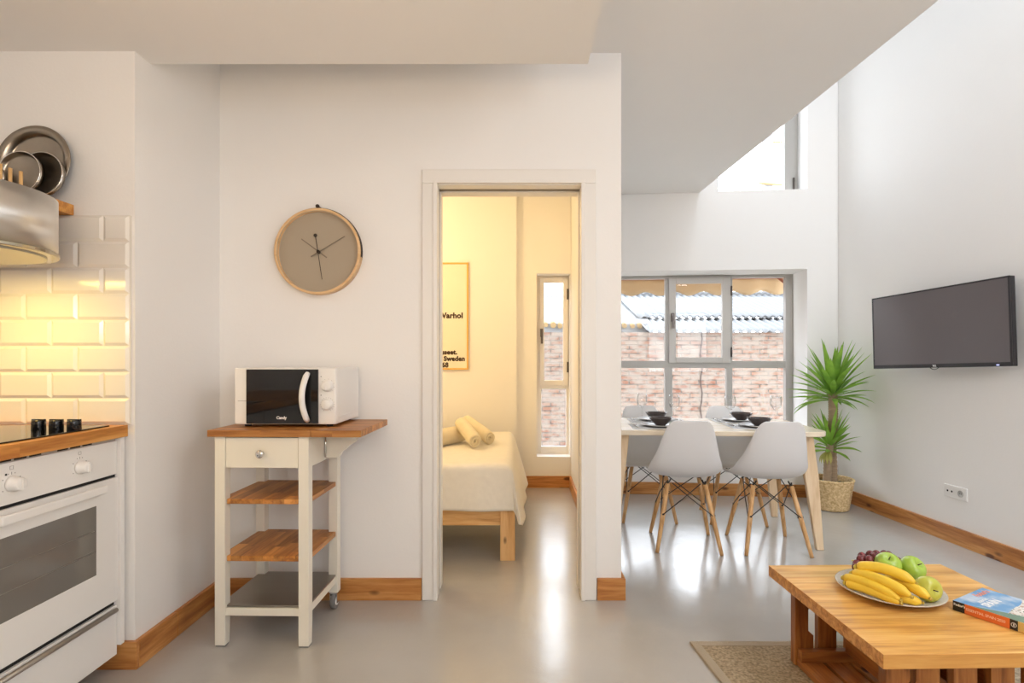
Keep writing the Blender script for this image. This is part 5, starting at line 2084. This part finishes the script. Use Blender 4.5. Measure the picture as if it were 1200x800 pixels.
# ------------------------------------------------------------------ guidebook
bkz = 0.3605
p1 = atz(1116.5, 703, 0.392)
p2 = atz(1139, 685, 0.392)
p3 = atz(1200, 730, 0.392)
sdir = Vector((p3.x - p1.x, p3.y - p1.y, 0)).normalized()       # along the spine, toward the viewer's right
wdir = Vector((-sdir.y, sdir.x, 0))
BWd = (p2 - p1).length
BLn = 0.285
ang = math.atan2(sdir.y, sdir.x)
gbk = thing('guidebook', 'Spain travel guidebook with blue cover and orange spine on the coffee table', 'book', (p1.x, p1.y, bkz), ang)
TH = 0.0315
def cover_mat():
    m = bpy.data.materials.new('guidebook_cover')
    n, l = nodes(m)
    p = n['Principled BSDF']
    p.inputs['Roughness'].default_value = 0.25
    t = n.new('ShaderNodeTexCoord')
    sp = n.new('ShaderNodeSeparateXYZ')
    l.new(t.outputs['Object'], sp.inputs[0])
    nz = n.new('ShaderNodeTexNoise')
    nz.inputs['Scale'].default_value = 14
    nz.inputs['Detail'].default_value = 4
    l.new(t.outputs['Object'], nz.inputs['Vector'])
    cr = n.new('ShaderNodeValToRGB')
    cr.color_ramp.elements[0].position = 0.45
    cr.color_ramp.elements[0].color = (0.16, 0.36, 0.62, 1)
    cr.color_ramp.elements[1].position = 0.72
    cr.color_ramp.elements[1].color = (0.62, 0.70, 0.78, 1)
    l.new(nz.outputs['Fac'], cr.inputs[0])
    # hillside town in the lower part
    v2 = n.new('ShaderNodeTexVoronoi')
    v2.inputs['Scale'].default_value = 170
    l.new(t.outputs['Object'], v2.inputs['Vector'])
    c2 = n.new('ShaderNodeValToRGB')
    c2.color_ramp.interpolation = 'CONSTANT'
    e = c2.color_ramp.elements
    e[0].color = (0.75, 0.70, 0.62, 1)
    e[1].position = 0.45
    e[1].color = (0.55, 0.40, 0.32, 1)
    q = e.new(0.62); q.color = (0.8, 0.77, 0.72, 1)
    q = e.new(0.88); q.color = (0.20, 0.22, 0.18, 1)
    sc3 = n.new('ShaderNodeSeparateColor')
    l.new(v2.outputs['Color'], sc3.inputs[0])
    l.new(sc3.outputs[0], c2.inputs[0])
    def M(op, a, b_):
        z = n.new('ShaderNodeMath')
        z.operation = op
        for i, x in enumerate((a, b_)):
            if isinstance(x, (int, float)): z.inputs[i].default_value = x
            else: l.new(x, z.inputs[i])
        return z.outputs[0]
    nn = M('MULTIPLY', nz.outputs['Fac'], 0.03)
    town = M('GREATER_THAN', M('ADD', M('SUBTRACT', sp.outputs['X'], M('MULTIPLY', sp.outputs['Y'], -0.10)), nn), 0.150)
    m1 = n.new('ShaderNodeMix'); m1.data_type = 'RGBA'
    l.new(town, m1.inputs[0]); l.new(cr.outputs[0], m1.inputs[6]); l.new(c2.outputs[0], m1.inputs[7])
    green = M('MULTIPLY', M('GREATER_THAN', M('SUBTRACT', M('ADD', sp.outputs['X'], nn), M('MULTIPLY', sp.outputs['Y'], 2.2)), 0.055), M('LESS_THAN', sp.outputs['Y'], 0.06))
    m2 = n.new('ShaderNodeMix'); m2.data_type = 'RGBA'
    l.new(green, m2.inputs[0]); l.new(m1.outputs[2], m2.inputs[6]); m2.inputs[7].default_value = (0.17, 0.27, 0.20, 1)
    l.new(m2.outputs[2], p.inputs['Base Color'])
    return m


MB().box(0.003, BLn - 0.003, 0.004, BWd - 0.002, 0.002, TH - 0.0012).build('pages', plain('paper_block', (0.75, 0.72, 0.66), 0.8), gbk)
MB().box(0, BLn, 0.0012, BWd, TH - 0.0012, TH).build('front_cover', cover_mat(), gbk)
MB().box(0, BLn, 0.0012, BWd, 0.0003, 0.0018).build('back_cover', M_white, gbk)
segs = [('spine_band', 0, 0.033, M_blackp), ('spine_field', 0.033, 0.150, plain('orange_spine', (0.74, 0.16, 0.035), 0.35)), ('spine_badge', 0.150, 0.170, M_blackp), ('spine_tail', 0.170, BLn, plain('ochre_spine', (0.62, 0.44, 0.15), 0.4))]
for nm, xa, xb, mm in segs:
    MB().box(xa, xb, 0.0, 0.0012, 0.0003, TH).build(nm, mm, gbk)
MX = Matrix.Rotation(PI / 2, 4, 'X')
MB().text("Fodor's", 0.0105, Matrix.Translation((0.0025, -0.0003, 0.0175)) @ MX, 0.0002, 0.0004).build('spine_name', M_txtw, gbk)
MB().text("ESSENTIAL SPAIN 2020", 0.0118, Matrix.Translation((0.036, -0.0003, 0.0125)) @ MX, 0.0002, 0.0001, spacing=0.88).build('spine_title', plain('peach_print', (0.85, 0.55, 0.38), 0.5), gbk)
b = MB()
M = Matrix.Translation((0.160, -0.0002, 0.016)) @ MX
b.lathe([(0.0055, 0), (0.007, 0), (0.007, 0.0004), (0.0055, 0.0004), (0.0055, 0)], 24, M)
b.box(0.1585, 0.1615, -0.0006, -0.0002, 0.012, 0.020)
b.build('spine_emblem', M_txtw, gbk)
MC = lambda x, y: Matrix.Translation((x, y, TH + 0.0002)) @ Matrix.Rotation(PI / 2, 4, 'Z')
MB().text("Fodor's", 0.028, MC(0.030, 0.105), 0.0002, 0.0010).build('cover_name', plain('red_print', (0.72, 0.25, 0.16), 0.4), gbk)
MB().text("ESSENTIAL", 0.0125, MC(0.054, 0.055), 0.0002, 0.0003).build('cover_subtitle', M_txtw, gbk)
MB().text("SPAIN", 0.034, MC(0.083, 0.040), 0.0002, 0.0012).build('cover_title', M_txtw, gbk)
